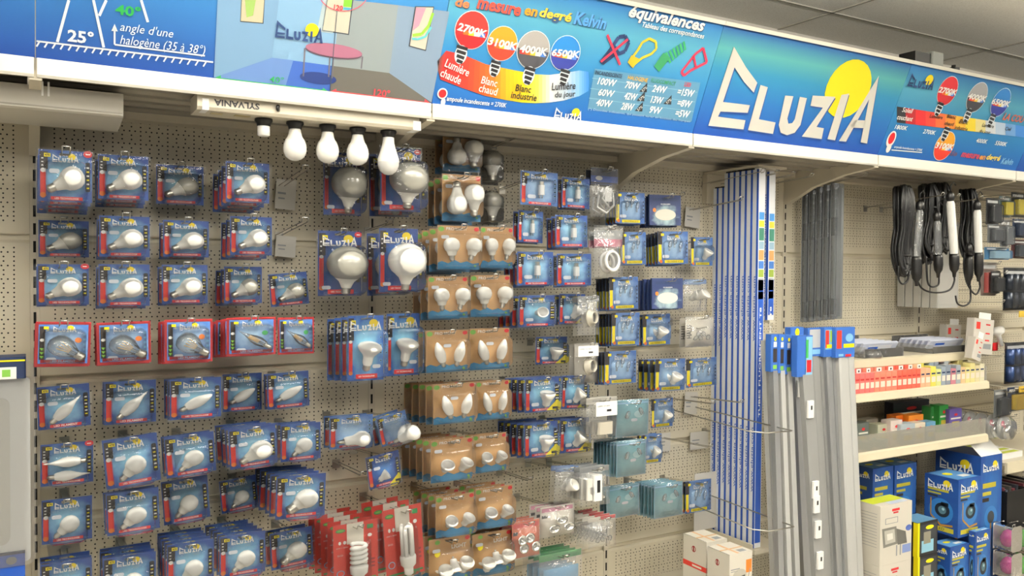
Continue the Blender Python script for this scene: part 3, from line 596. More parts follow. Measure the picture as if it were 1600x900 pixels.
        def f(b,X,Z):
            w_ = X(1)-X(0)
            b.poly([(X(0),Z(0)),(X(1),Z(0)),(X(1),Z(.16)),(X(.85),Z(.13)),(X(.7),Z(.19)),(X(.55),Z(.15)),(X(.4),Z(.22)),(X(.25),Z(.14)),(X(.1),Z(.19)),(X(0),Z(.15))],water)
            b.ell(X(.9),Z(.08),w_*.03,w_*.03,lime,2); b.ell(X(.93),Z(.93),w_*.06,w_*.05,red,2)
            if sub == 'light':
                b.text('LIGHT',X(.72),Z(.78),w_*.36,None,wht,2,.03); b.ell(X(.2),Z(.68),w_*.07,w_*.09,yel,2)
                b.ell(X(.2),Z(.92),w_*.06,w_*.05,lime,2)
            else:
                b.ell(X(.08),Z(.92),w_*.07,w_*.06,lime,1); b.text('PRO LIGHT',X(.45),Z(.93),w_*.5,None,wht,2,.01)
        card(w,h,kraft,True,f,r)
        if sub == 'a60': bulb(r,'a60',(-.028,-.024,.052),(0,0,-1),.95); bulb(r,'a60',(.034,-.024,-.062),(.02,0,1),.95); T['desc']='kraft card with two pear bulbs'
        elif sub == 'g45': bulb(r,'g45',(-.03,-.02,-.048),(-.04,0,1),1.,'e14'); bulb(r,'g45',(.03,-.02,-.046),(.25,0,1),1.,'e14'); T['desc']='kraft card with two small globes'
        elif sub == 'candle': bulb(r,'candle',(-.018,-.02,-.055),(-.28,0,1),.95); bulb(r,'candle',(.022,-.02,-.055),(.25,0,1),.95); T['desc']='kraft card with two candle bulbs'
        elif sub == 'gu': bulb(r,'gu',(-.029,-.006,-.034),(-.05,-.72,.6),.88); bulb(r,'gu',(.026,-.006,-.04),(.25,-.55,.75),.88); T['desc']='kraft card with two spot bulbs'
        elif sub == 'light': bulb(r,'gu',(-.03,-.018,-.055),(-.05,-.55,.8),.95,lens='g'); bulb(r,'gu',(.034,-.018,-.04),(.1,-.55,.8),.95,lens='g'); bulb(r,'gu',(.002,-.02,.012),(0,-.35,-.9),.85); T['desc']='kraft card with three spot bulbs'
        blister(r,w,h,.050,.02,.98,.04,.84,rim=.005); pricetag(r,(-.33 if sub!='candle' else 0.)*w,.24*h if sub!='candle' else .13*h); T.update(w=w,h=h,dy=.058)
    elif kind in ('cfls','cflt'):
        w, h = .11, .19
        def f(b,X,Z):
            w_ = X(1)-X(0); b.rect(X(.3),X(.68),Z(.66),Z(1),creamC); b.ell(X(.16),Z(.9),w_*.11,w_*.055,green,2); b.ell(X(.16),Z(.9),w_*.08,w_*.03,lime,3); b.rect(X(.76),X(.9),Z(.87),Z(.94),green,2)
            b.ell(X(.82),Z(.76),w_*.05,w_*.05,wht,2); b.ell(X(.14),Z(.7),w_*.03,w_*.05,wht,2); b.ell(X(.25),Z(.7),w_*.035,w_*.05,wht,2); b.ell(X(.15),Z(.2),w_*.09,w_*.09,skyp,2); b.ell(X(.15),Z(.2),w_*.07,w_*.07,redC,3)
            b.text('10W = 50W',X(.19),Z(.62),w_*.26,None,wht,2); b.text('ÉCO',X(.15),Z(.5),w_*.12,None,wht,2)
            for k in range(3): b.rect(X(.76),X(.93),Z(.22+.06*k),Z(.25+.06*k),redprint2,2)
            b.rect(X(.05),X(.95),Z(.04),Z(.07),green,2)
        card(w,h,redC,True,f,r)
        b = MB(); b.lathe([(.006,0),(.0125,.004),(.013,.02),(.0135,.022),(.021,.03),(.0225,.05),(.021,.054),(0,.055)], bulbw, (0,-.026,-.085), (0,0,1), 20); o = b.build('bulb_base', r)
        if kind == 'cfls':
            pts = []
            for k in range(64): 
                a = k/64*4.5*2*math.pi; pts.append((.0165*math.cos(a),-.026+.0165*math.sin(a),-.026+.062*k/64))
            b = MB(); b.tube(pts,.0062,bulbw,8); b.build('spiral_tube', r); T['desc'] = 'red card with white spiral lamp'
        else:
            b = MB()
            for a in (0,2.09,4.19):
                cx, cy = .012*math.cos(a+.5), -.026+.012*math.sin(a+.5); dx, dy_ = -.0075*math.sin(a+.5), .0075*math.cos(a+.5)
                pts = [(cx+dx,cy+dy_,-.032)]+[(cx+dx*math.cos(t),cy+dy_*math.cos(t),.042+.008*math.sin(t)) for t in (0,.8,1.57,2.3,3.14)]+[(cx-dx,cy-dy_,-.032)]
                b.tube(pts,.0055,bulbw,8)
            b.build('folded_tubes', r); T['desc'] = 'red card with three-tube lamp'
        blister(r,w,h,.052,.27,.75,.03,.8,rim=.005); T.update(w=w,h=h,dy=.06)
    elif kind in ('halo','halog','halospot'):
        w, h = .12, .12
        def f(b,X,Z):
            w_ = X(1)-X(0); b.rect(X(.0),X(.14),Z(.6),Z(1),dkbrown); b.rect(X(.1),X(.2),Z(.86),Z(.94),yel,2); b.rect(X(.02),X(.12),Z(.08),Z(.6),yel,1); b.rect(X(.22),X(.84),Z(.03),Z(.12),yel,1); b.text('HALOGÈNE ECO',X(.53),Z(.075),w_*.5,None,blk,2)
            eluz(b,X,Z,.52,.8,.14); b.ell(X(.1),Z(.08),w_*.05,w_*.05,orange,3)
            for k in range(5): b.rect(X(.93),X(.97),Z(.2+.12*k),Z(.25+.12*k),navy,2)
        card(w,h,blueH,True,f,r)
        if kind == 'halospot': bulb(r,'gu',(-.002,-.012,-.034),(.2,-.5,.8),.85)
        else:
            b = MB()
            for sx, sz in (((-.012,-.005),(.012,.01)) if kind=='halo' else ((-.02,0),(.0,.012),(.022,-.004))): b.lathe([(.002,0),(.0055,.004),(.006,.018),(.003,.026),(0,.028)], glassb, (sx,-.01,sz), (.2,0,1), 12); b.tube([(sx-.002,-.01,sz),(sx-.003,-.01,sz-.012)],.0008,brass); b.tube([(sx+.002,-.01,sz),(sx+.001,-.01,sz-.012)],.0008,brass)
            b.build('capsule_bulb', r)
        blister(r,w,h,.017 if kind!='halospot' else .032,.18,.9,.14,.72,rim=.003); pricetag(r,-.25*w,-.27*h); T.update(w=w,h=h,dy=.02 if kind!='halospot' else .035); T['desc'] = 'pale blue card with yellow strips'
    elif kind == 'navybox':
        w, h = .12, .11
        def f(b,X,Z):
            w_ = X(1)-X(0); b.rect(X(.1),X(.9),Z(.8),Z(.9),navy); b.text('G4 HALOGEN',X(.5),Z(.7),w_*.3,None,wht,2,.02); b.ell(X(.5),Z(.35),w_*.33,w_*.17,creamC,2); b.rect(X(.82),X(.93),Z(.1),Z(.25),navy,3); b.ell(X(.15),Z(.5),w_*.05,w_*.06,orange,2)
        card(w,h,navyC,False,f,r,'printed_front'); b = MB(); b.bbox(-w/2,w/2,.0005,.012,-h/2,h/2,navy,.002); b.build('box_body', r); T.update(w=w,h=h,dy=.024); T['desc'] = 'navy box with cream glow print'
    elif kind == 'teal':
        w, h = .105, .125
        def f(b,X,Z):
            w_ = X(1)-X(0); b.rect(X(.01),X(.99),Z(.9),Z(.94),skyp); b.line([(X(.02),Z(.02)),(X(.98),Z(.02)),(X(.98),Z(.98)),(X(.02),Z(.98)),(X(.02),Z(.02))],.0015,skyp,2)
            b.ell(X(.7),Z(.6),w_*.14,w_*.12,hm('#a9d6da'),1)
        card(w,h,tealC,False,f,r); b = MB()
        for sx, sz, rz in ((-.022,.0,.3),(.03,.01,-.4)): b.lathe([(.003,0),(.006,.003),(.0062,.02),(.003,.027),(0,.028)], glassb, (sx,-.008,sz), (rz,0,1), 12); b.tube([(sx,-.008,sz+.004),(sx+rz*.01,-.008,sz+.02)],.002,brass)
        b.build('capsule_bulb', r); pricetag(r,.004,-.006,.02,.01,-.006)
        b = MB(); 
        vs = []; 
        for j in range(7):
            for i in range(7):
                u, v = i/6, j/6; e = math.sin(math.pi*u)*math.sin(math.pi*v); vs.append(((u-.5)*w*1.03, -.003-.014*e**.5-.0015*math.sin(7*u+5*v), (v-.5)*h*1.03))
        b.add(vs, [(j*7+i,j*7+i+1,(j+1)*7+i+1,(j+1)*7+i) for j in range(6) for i in range(6)], bag, True); b.build('clear_bag', r)
        T.update(w=w,h=h,dy=.02); T['desc'] = 'teal card bag with capsule bulbs'; T['cat'] = 'bulb bag'
    elif kind.startswith('bag'):
        w, h = .12, .16
        sub = kind[3:]
        hd = {'ring':greyC,'head':navy,'spot':creamC,'dim':greyC,'halu':creamC,'tab':creamC,'refl':creamC,'orange':orangeC,'redtop':creamC,'grey':greyC,'green':green,'lamp':blueH}[sub]
        z = {'head':(.68,1.),'ring':(.6,.92)}.get(sub,(.86,1.))
        def f(b,X,Z):
            w_ = X(1)-X(0)
            if sub == 'ring': b.rect(X(0),X(1),Z(.0),Z(.45),hm('#a5365c')); b.text('LED RING',X(.5),Z(.75),w_*.4,None,wht,2,.02)
            elif sub == 'head': b.rect(X(0),X(1),Z(.1),Z(.5),bluep); b.ell(X(.3),Z(.35),w_*.13,w_*.06,wht,2)
            elif sub == 'redtop': b.rect(X(.45),X(1),Z(.2),Z(1),red)
            elif sub == 'halu': b.text('HALU',X(.5),Z(.5),w_*.6,None,blk,2,.02)
            elif sub == 'tab': b.text('lampe 12V',X(.35),Z(.5),w_*.3,None,gry,2)
        cardh = h*(z[1]-z[0])
        if sub in ('halu','refl','orange','spot'):
            o = card(w,h*.96,hd,False,None,r,'backing_card'); 
            if sub == 'halu': 
                b = MB(cardP); b.text('HALU',-.044,0,.07,None,blk,2,.02,rot=1.57); b.build('printed_lettering', o)
            if sub == 'refl' or sub == 'orange':
                b = MB(cardP); b.rect(-.055,.055,.05,.07,pink if sub=='refl' else redbright,1); b.rect(-.055,-.035,.02,.035,blk,1); b.build('printed_panel', o)
        else:
            o = card(w,cardh,hd,False,f,r,'header_card'); o.location.z = h*((z[0]+z[1])/2-.5)
        b = MB()
        if sub == 'ring' or sub == 'spot' and False: b.lathe([(.028,0),(.034,.003),(.034,.01),(.028,.013),(.024,.008),(.024,.002),(.028,0)], white, (0,-.02,-.03), (0.1,-1,.1), 24); nm='downlight_ring'
        elif sub in ('grey','spot'): b.lathe([(.03,0),(.036,.003),(.036,.008),(.026,.01),(.024,.03),(.022,.03),(.022,.004),(.03,0)], hm('#b9b4a6'), (0,-.015,-.01), (0.3,-1,.1), 24); nm='downlight_ring'
        elif sub == 'dim': b.bbox(-.02,.015,-.03,-.004,-.055,.05,white,.004); b.bbox(-.045,-.02,-.025,-.004,-.05,.035,bulbh,.004); b.box(-.008,.004,-.0312,-.03,-.02,.03,black); b.lathe([(0,0),(.006,.001),(.006,.012),(0,.012)],white,(.016,-.017,-.045),(1,0,0),12); nm='white_dimmer'
        elif sub in ('refl','orange'):
            for sx, sz in ((0,.01),(-.026,-.03),(.026,-.03),(-.032,.005))[:4 if sub=='orange' else 3]: b.lathe([(.004,0),(.008,.004),(.019,.02),(.021,.024),(.015,.023),(.004,.012),(0,.011)], mat('mirror_reflector','#d8d8d4',.15,.85), (sx,-.006,sz), (.1,-1,.1), 16)
            nm='reflector_bulbs'
        elif sub == 'tab': b.bbox(-.03,.03,-.03,-.006,-.05,-.005,hm('#b9b4a6'),.006); nm='small_part'
        elif sub == 'lamp': b.lathe(GU, bulbw, (-.01,-.012,-.02), (.3,-.7,.5), 18, 1.1); nm = 'spot_bulb'
        elif sub == 'head': 
            b.tube([(-.03,-.01,-.01),(-.04,-.015,-.05),(0,-.015,-.068),(.035,-.012,-.04),(.03,-.012,.0),(.0,-.014,.01),(-.02,-.016,-.02),(.01,-.018,-.05)],.004,white); b.box(-.01,.02,-.02,-.01,-.03,.015,white); nm='white_cable'
        elif sub == 'green': b.bbox(-.05,.05,-.008,-.002,-.07,.03,skyp,.003); b.lathe([(.004,0),(.008,.004),(.019,.02),(.021,.024),(0,.024)],mat('mirror_reflector','#d8d8d4',.15,.85),(.03,-.01,-.03),(.1,-1,.1),14); nm='lamp_insert'
        else:
            for k in range(5): a = k*1.2; b.lathe([(.003,0),(.007,.003),(.008,.02),(.004,.028),(0,.029)], glassb, (-.03+.014*k,-.012,-.045+.02*(k%2)), (math.cos(a)*.4,-.1,1), 12)
            b.tube([(-.02,-.012,.02),(.02,-.012,.025)],.005,brass); nm = 'small_lamps'
        b.build(nm, r)
        b = MB(); vs = []
        for j in range(9):
            for i in range(9):
                u, v = i/8, j/8; e = max(0,math.sin(math.pi*u)*math.sin(math.pi*min(1,v*1.15))); vs.append(((u-.5)*w*1.04, -.003-.027*e**.6-.003*math.sin(9*u+7*v)*math.cos(5*v), (v-.5)*h*1.02))
        b.add(vs, [(j*9+i,j*9+i+1,(j+1)*9+i+1,(j+1)*9+i) for j in range(8) for i in range(8)], bag, True); b.build('clear_bag', r)
        T.update(w=w,h=h,dy=.035,cat='accessory bag'); T['desc'] = {'ring':'clear bag with white ring','head':'bag with navy header, white cable','spot':'clear bag with ring fitting','dim':'clear pack with white dimmer','halu':'clear crumpled bag lettered HALU','tab':'clear bag with small fitting','refl':'cream card with mirrored reflector bulbs','orange':'orange card with mirrored reflector bulbs','redtop':'clear bag with red-edged header','grey':'grey pack with round downlight','green':'green-topped pack with pale blue insert','lamp':'clear bag with spot bulb'}[sub]
        r.name = 'accessory_bag' 
    elif kind == 'dimpear':
        w, h = .075, .125
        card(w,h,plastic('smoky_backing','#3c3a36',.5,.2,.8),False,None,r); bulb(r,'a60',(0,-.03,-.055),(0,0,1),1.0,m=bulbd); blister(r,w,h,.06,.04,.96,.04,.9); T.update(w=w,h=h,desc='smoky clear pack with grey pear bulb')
    elif kind == 'tag':
        w, h = .05, .06
        b = MB(cardP); b.box(-w/2,w/2,-.0005,.0005,-h/2,h/2,mat('plain_tag','#c9c6be',.6)); b.rect(-.02,.0,.0,.004,gry); b.rect(-.018,-.002,-.01,-.007,gry); b.build('tag_card', r); T.update(w=w,h=h,desc='blank grey stock tag',cat='stock tag'); r.name = 'stock_tag'
    elif kind == 'pricecard':
        w, h = .07, .04
        b = MB(cardP); b.box(-w/2,w/2,-.0005,.0005,-h/2,h/2,wht); b.text('LAMPE 12V 20W',-.01,.008,.04,None,blk,1); b.rect(.0,.015,-.008,-.002,blk); b.build('label_card', r); T.update(w=w,h=h,desc='white printed price label',cat='price label'); r.name = 'price_label'
    TPL[kind] = T; T['used'] = False
    T['slot'] = T['h']/2-.0115
    return T
def hook(x, z0, y1, where, slope=.1, style=0):
    """double wire hook from the pegboard; z0 height at the wall, y1 tip depth"""
    r = empty('display_hook', (x, 0, z0)); b = MB(); L = -y1
    for s in (-.009,.009): b.tube([(s,.012,-.012),(s,-.002,0),(s,-L*.5,slope*L*.5),(s,-L,slope*L),(s,-L-.008,slope*L+.012)], .0016, wire)
    b.build('wire_arms', r); b = MB()
    b.tube([(-.009,-L-.008,slope*L+.012),(.009,-L-.008,slope*L+.012)], .0022, chrome); b.build('cross_bar', r)
    b = MB(); b.box(-.013,.013,-.0022,-.0002,-.02,.01,wire); b.build('back_plate', r)
    tag(r, 'double wire hook, ' + where, 'hook', 'wire display hooks'); return r
NP = {}
def P(kind, x0, y0, x1, y1, n=1, where='', yf=None, rot=0, yaw=None, dy=None, hk=True, fix=True, pitch=0):
    T = template(kind); dy = dy or T['dy']
    if yf is None: yf = -min(.33, max(.075, .05+dy*(n)))
    while n > 1 and yf+(n-1)*dy > -.03: n -= 1
    cx, cy = (x0+x1)/2, (y0+y1)/2; A = at(x0,cy,yf); B = at(x1,cy,yf); top = at(cx,y0,yf); bo = at(cx,y1,yf); c = at(cx,cy,yf)
    sx = (B.x-A.x)/T['w']*.96; sz = (top.z-bo.z)/T['h']*.97
    if fix: sx = max(.6,min(1.45,sx)); sz = max(.6,min(1.45,sz))
    slope = .1; ztop = c.z+T['slot']*sz
    names = {'bulb_pack':'', }
    for i in range(n):
        o = T['root'] if not T['used'] else dup(T['root'])
        T['used'] = True
        o.location = (c.x+random.uniform(-.003,.003)*(i>0), yf+i*dy, c.z-slope*i*dy-random.uniform(0,.003)*(i>0)); o.scale = (sx, 1 if sx>.95 else max(.8,sx), sz)
        o.rotation_euler = (pitch+random.uniform(-.014,.006), math.radians(rot)+random.uniform(-.012,.012)*(1 if i else 0), (math.radians(yaw) if yaw is not None else 0)+random.uniform(-.012,.012))
        lab = T['desc'] + ', ' + where + ((', ' + (['frontmost','second back','third back','fourth back','fifth back','sixth back','seventh back','eighth back','ninth back','tenth back'][i])) if n > 1 else ', alone on hook')
        tag(o, lab, T['cat'], T['desc'].split(',')[0]+'s'); LABS.append(lab)
    if hk: hook(c.x, ztop-slope*(-yf)-.001, yf-.035, 'carrying the '+where.replace('the ','')+' packs' if kind!='tag' else where, slope)
LABS = []
def C(row, col): return '%s row, %s column' % (row, col)
# ---- left bay, rows from the top
R_ = [('top', [('a60r',57,233,148,320,4,-.3),('a60',150,241,236,316,3,-.24),('a60g',241,257,322,323,1,-.1),('a60',350,252,424,320,4,-.29)]),
 ('second', [('a60g',57,343,143,405,1,-.1),('a60',152,336,238,405,2,-.22),('a60',252,343,330,405,2,-.2),('a60',357,337,428,402,3,-.26)]),
 ('third', [('a60r',55,411,143,480,2,-.26),('a60',151,411,238,482,2,-.28),('a60',250,412,328,478,2,-.24),('a60g',348,415,412,477,3,-.2),('a60g',419,425,484,480,1,-.16)]),
 ('fourth', [('fil',54,502,144,573,3,-.28),('fil',150,502,238,569,3,-.28),('fil',256,498,334,567,4,-.3),('filc',353,495,433,556,5,-.31),('filc',433,495,492,554,1,-.2)]),
 ('fifth', [('wind',55,600,145,672,1,-.2),('wind',160,593,248,665,2,-.2),('candle',262,589,350,657,3,-.26),('candle',345,582,412,645,1,-.12),('candle',415,580,486,640,2,-.2)]),
 ('sixth', [('wind2',60,690,150,760,1,-.2),('g45',160,680,253,762,2,-.26),('g45',255,677,340,745,2,-.26),('a60',355,665,436,732,4,-.31),('g45',436,660,504,722,3,-.26)]),
 ('seventh', [('g45',62,776,148,850,1,-.2),('g45',163,764,253,835,2,-.26),('g45',251,745,330,818,1,-.18),('g45',342,745,405,800,1,-.1),('g45b',428,740,512,812,5,-.32)]),
 ('bottom', [('g45',60,875,148,950,3,-.26),('g45',158,865,248,940,4,-.27),('g45',258,845,338,920,5,-.3),('g45',340,832,418,902,5,-.3),('g45b',420,826,492,888,2,-.2)])]
rots = {('fourth',0):2,('fourth',1):-1,('third',4):-5,('sixth',1):-5,('sixth',2):-4,('sixth',3):-3,('seventh',1):-2,('seventh',2):-4,('fifth',0):-2,('fifth',4):-2,('seventh',3):-5,('bottom',4):-3,('seventh',4):2}
for rn, items in R_:
    for ci, (kd,x0,y0,x1,y1,n,yf) in enumerate(items):
        P(kd,x0,y0,x1,y1,n,C(rn,ORD[ci+1]),yf,rot=rots.get((rn,ci),0)*-1 if False else rots.get((rn,ci),0))
# empty hooks in the left bay with hanging grey tags
for (wx,wy,tx,ty,w) in ((436,293,490,260,'bare, right of top row in the left bay'),(436,367,490,340,'bare, right of second row in the left bay')):
    a = at(wx,wy,0); hook(a.x, a.z, -.29, w, .1)
P('tag',430,280,463,328,1,'hanging beside the top row',-.03,hk=False,fix=False,rot=4); P('tag',430,368,463,402,1,'hanging beside the second row',-.03,hk=False,fix=False,rot=4)
# ---- globe and reflector columns
P('g120g',503,236,567,342,1,'upper left of the globes',-.16); P('g120g',592,228,660,336,2,'upper right of the globes',-.27)
P('g120g',494,358,568,468,1,'lower left of the globes',-.2); P('g120',590,354,656,462,2,'lower right of the globes',-.3)
P('r80',541,490,602,600,4,'middle of the wall',-.33,dy=.066); P('r80',602,487,658,592,1,'right of the tall stack',-.26)
P('r63',512,648,586,702,2,'below the tall reflectors',-.25); P('r63t',590,645,640,695,2,'right of sideways reflector',-.25,rot=-12)
P('gucard',572,707,628,762,1,'above the red lamp cards',-.28,rot=-8)
P('cfls',520,815,592,912,5,'bottom centre stack',-.36,rot=-1,dy=.062); P('cflt',600,790,662,902,3,'right of spiral lamps',-.36,rot=-4,dy=.09)
# ---- kraft columns
K = [('a60',690,198,752,268,2,.0),('a60',690,272,752,347,3,.0)]
P('k_a60',691,206,751,269,2,'top kraft row',-.13); P('k_a60',690,272,752,347,3,'second kraft row',-.26)
for i, (kd, y, lr) in enumerate((('g45',[(683,352,750,422,4),(750,354,802,420,3)],'third'),('g45',[(668,431,732,498,3),(734,429,798,495,2)],'fourth'),('candle',[(665,515,732,582,2),(733,512,797,578,2)],'fifth'),('candle',[(676,598,743,662,5),(743,594,796,656,3)],'sixth'),('gu',[(672,685,740,752,5),(738,677,792,738,2)],'seventh'),('gu',[(680,772,742,837,4),(742,760,802,824,3)],'eighth'),('light',[(669,838,736,910,3),(737,830,800,896,3)],'bottom'))):
    for j, (x0,y0,x1,y1,n) in enumerate(y):
        P('k_'+kd,x0,y0,x1,y1,n,'%s kraft row, %s' % (lr, 'left' if j == 0 else 'right'),-.33 if j == 0 else -.28)
# two loose clear packs with dim pear bulbs right of the kraft tops
P('dimpear',747,234,779,290,1,'beside top kraft row',-.1); P('dimpear',747,298,779,352,1,'beside second kraft row',-.1)
# ---- spot column
for a in (('g9b',811,267,874,324,1,'top row of spot columns, left',-.26),('g9',876,277,923,328,2,'top row of spot columns, right',-.2),('g9',808,328,850,382,2,'second row of spot columns, left',-.22),('g9',866,335,920,389,3,'second row of spot columns, right',-.27),
 ('g9',806,392,867,449,4,'third row of spot columns, left',-.27),('g9',868,395,926,449,2,'third row of spot columns, right',-.27),('guface',808,460,869,513,4,'fourth row of spot columns, left',-.27),('gu2',872,458,916,509,2,'fourth row of spot columns, right',-.22),
 ('gu',835,525,888,571,1,'below the fourth spot row',-.15),('gu',818,588,876,646,4,'fifth row of spot columns, left',-.28),('gu2',876,585,919,641,2,'fifth row of spot columns, right',-.22),('gu',817,658,874,716,5,'bottom spot row, left',-.28),('gu2',873,652,922,709,3,'bottom spot row, right',-.22)):
    P(a[0],*a[1:5],n=a[5],where=a[6],yf=a[7],rot=random.uniform(-1,2))
P('baglamp',866,728,903,786,2,'below the bottom spot row',-.26,rot=4); P('bagdim',905,728,952,790,4,'right of spot bag',-.3)
P('bagorange',799,812,844,872,3,'right of the lowest kraft cards',-.3); P('bagrefl',843,788,898,838,3,'right of orange reflector card',-.28); P('bagredtop',918,806,962,856,5,'under the white dimmers',-.32)
P('baggreen',836,862,915,935,4,'bottom edge, right of orange card',-.3)
P('baghead',922,262,966,340,2,'top of the bag column',-.2); P('bagring',927,352,973,434,2,'second in the bag column',-.27); P('baggrey',902,462,936,524,2,'third in the bag column',-.26)
P('bagspot',897,535,935,600,2,'fourth in the bag column',-.22); P('bagtab',915,620,964,690,3,'fifth in the bag column',-.27)
P('pricecard',903,540,936,557,1,'on fourth bag of bag column',-.265,hk=False,fix=False); P('pricecard',931,627,965,650,1,'on fifth bag of bag column',-.315,hk=False,fix=False)
# ---- halogen columns
for a in (('halog',961,300,1008,350,4,'top halogen row, left',-.2),('navybox',1014,304,1065,353,3,'top halogen row, middle',-.2),
 ('halo',970,362,1010,414,2,'second halogen row, left',-.22),('halog',1027,361,1076,413,5,'second halogen row, middle',-.24),('halospot',1079,370,1114,416,1,'second halogen row, right',-.12),
 ('halog',951,432,998,484,5,'third halogen row, left',-.26),('navybox',1018,434,1068,483,6,'third halogen row, middle',-.24),('baglamp',1068,436,1104,486,2,'third halogen row, right',-.14),
 ('halog',955,488,1000,540,6,'fourth halogen row, left',-.25),('halospot',1003,490,1048,540,2,'fourth halogen row, middle',-.18),('baghalu',1070,494,1116,542,2,'fourth halogen row, right',-.18),
 ('halog',944,548,995,600,4,'fifth halogen row, left',-.27),('halospot',1023,560,1071,611,4,'fifth halogen row, middle',-.24),('halog',1071,559,1121,604,1,'fifth halogen row, right',-.22),
 ('teal',960,624,1015,682,3,'upper teal row, left',-.28),('halospot',1017,622,1052,668,1,'upper teal row, right',-.18),('teal',962,688,1010,744,8,'middle teal row, left',-.3),('halospot',1003,678,1034,724,2,'middle teal row, right',-.2),
 ('teal',946,758,1000,808,3,'lowest teal row, left',-.24),('teal',1021,754,1067,808,7,'lowest teal row, middle',-.26),('halog',1070,750,1112,800,2,'lowest teal row, right',-.22)):
    P(a[0],*a[1:5],n=a[5],where=a[6],yf=a[7],rot=random.uniform(-1.5,1.5))
P('tag',1070,324,1094,356,1,'beside the top halogen row',-.02,hk=False,fix=False,rot=5); P('tag',1069,612,1090,648,1,'below fifth halogen row',-.02,hk=False,fix=False,rot=4); P('tag',1030,676,1048,706,1,'right of middle teal row',-.02,hk=False,fix=False); P('tag',1078,674,1107,702,1,'beside the blue tube sleeves',-.02,hk=False,fix=False)
P('tag',1084,737,1122,828,1,'large cream card behind lowest halogen row',-.1,hk=False,fix=False,rot=1)
for wx, wy, L, w in ((1075,329,.3,'bare, top right beside blue tube sleeves'),(1117,377,.16,'bare, second beside blue tube sleeves'),(1115,440,.15,'bare, third beside blue tube sleeves'),(1112,566,.18,'bare, fifth beside blue tube sleeves'),(1077,619,.3,'bare, sixth beside blue tube sleeves'),(1100,672,.2,'bare, seventh beside blue tube sleeves'),(1098,741,.25,'bare, lowest beside blue tube sleeves'),(1040,311,.1,'bare, above the navy boxes'),(1045,622,.26,'bare, right of upper teal row'),(1030,683,.3,'bare, right of middle teal row'),
                     (780,735,.22,'bare, left of spot bag'),(525,722,.26,'bare, left of deep blue spot card'),(757,235,.26,'bare, under canopy right of kraft cards'),(575,360,.2,'bare, between globe cards')):
    a = at(wx,wy,0); hook(a.x, a.z, -L, w, .08 if wy < 500 else .05)

# ------------------------------------------------------------------ bulb tester bar under the canopy
p0 = at(308,150,-.46); p1 = at(655,190,-.46); r = empty('bulb_tester_bar', ((p0.x+p1.x)/2, -.41, 2.13)); hw = (p1.x-p0.x)/2
b = MB(); b.prism([(-.052,.026),(-.052,-.008),(-.046,-.016),(.05,-.016),(.05,.026)], -hw, hw, cream, 'x'); b.build('cream_housing', r)
b = MB(); b.box(hw-.02,hw+.004,-.0535,.0,-.0165,.01,white); b.build('end_clip', r)
b = MB(); b.box(-hw+.012,-hw+.028,-.0535,.0,-.0165,.012,white); b.build('end_clip', r)
b = MB(lambda u,v,l: (-u, -.0528, -v)); b.text('SYLVANIA', hw-.098, -.005, .115, .017, blk, 1, .03); b.build('printed_lettering', r)
b = MB(); b.box(-hw+.04,-hw+.07,-.02,0,-.0175,-.016,hm('#c9bb92')); b.box(-hw+.1,-hw+.14,-.02,0,-.0175,-.016,hm('#b8a878')); b.tube([(-.105,-.0525,.006),(-.1,-.056,.006)],.009,black); b.build('switches', r)
tag(r, 'cream tester bar with black sockets and upside-down lettering under the canopy', 'bulb tester')
for i, (px, py) in enumerate(((412,172),(461,180),(512,185),(559,190),(607,195))):
    p = at(px,py,-.41); b = MB(); b.lathe([(0,0),(.023,0),(.024,-.006),(.019,-.012),(.0175,-.02),(0,-.02)], black, (p.x-r.location.x,0,-.0165), (0,0,1), 20); b.build('black_socket', r)
    Z = 2.13-.0365
    t = empty('light_bulb', (p.x, -.41, Z)); b = MB()
    if i == 0:
        b.lathe([(.013,.004),(.0165,0),(.0165,-.024),(.012,-.027),(0,-.027)], bulbw, (0,0,0), (0,0,1), 20); b.build('bulb_body', t); lab = 'short white cup bulb in the first socket of the tester bar'
    elif i < 4:
        b.lathe([(r_,-(q-.026)) for r_, q in A60], bulbw, (0,0,0), (0,0,1), 24); b.build('globe', t); b = MB(); b.lathe([(r_+.0006,-(q-.026)) for r_, q in A60H], bulbh, (0,0,0), (0,0,1), 24); b.build('housing', t)
        lab = 'white pear bulb in tester bar, %s socket from the left' % ORD[i+1]
    else:
        b.lathe([(.0165,.0),(.018,-.02),(.027,-.05),(.0315,-.063),(.0318,-.072)], bulbw, (0,0,0), (0,0,1), 24); b.build('housing', t); b = MB(); b.lathe([(.0317,-.072),(.031,-.082),(.024,-.098),(.012,-.107),(0,-.109)], bulbg, (0,0,0), (0,0,1), 24); b.build('grey_dome', t)
        lab = 'large white bulb with grey dome in the last socket of tester bar'
    if i: b = MB(); b.lathe([(.0132,.012),(.0132,0)], brass, (0,0,0), (0,0,1), 12); b.build('screw_cap', t)
    tag(t, lab, 'light bulb')
# ------------------------------------------------------------------ grey lamp housing, top left
r = empty('lamp_housing', (-.2, -.33, 2.12)); xr = .392
b = MB(); b.prism([(-.07,.024),(-.07,-.03),(-.062,-.034),(.085,-.05),(.105,-.03),(.105,.024)], -.9, xr, mat('diffuser_grey','#b5b1a6',.5), 'x'); b.build('housing_body', r)
b = MB(); b.box(-.9,xr-.002,-.0715,-.07,-.026,-.023,hm('#8f8b80')); b.build('edge_line', r)
b = MB()
for q in (-.6,.215,.228): b.box(q-.0022,q+.0022,-.073,-.07,.0,.034,white)
b.build('suspension_strap', r)
tag(r, 'long grey lamp housing hanging under the canopy at top left', 'lamp')
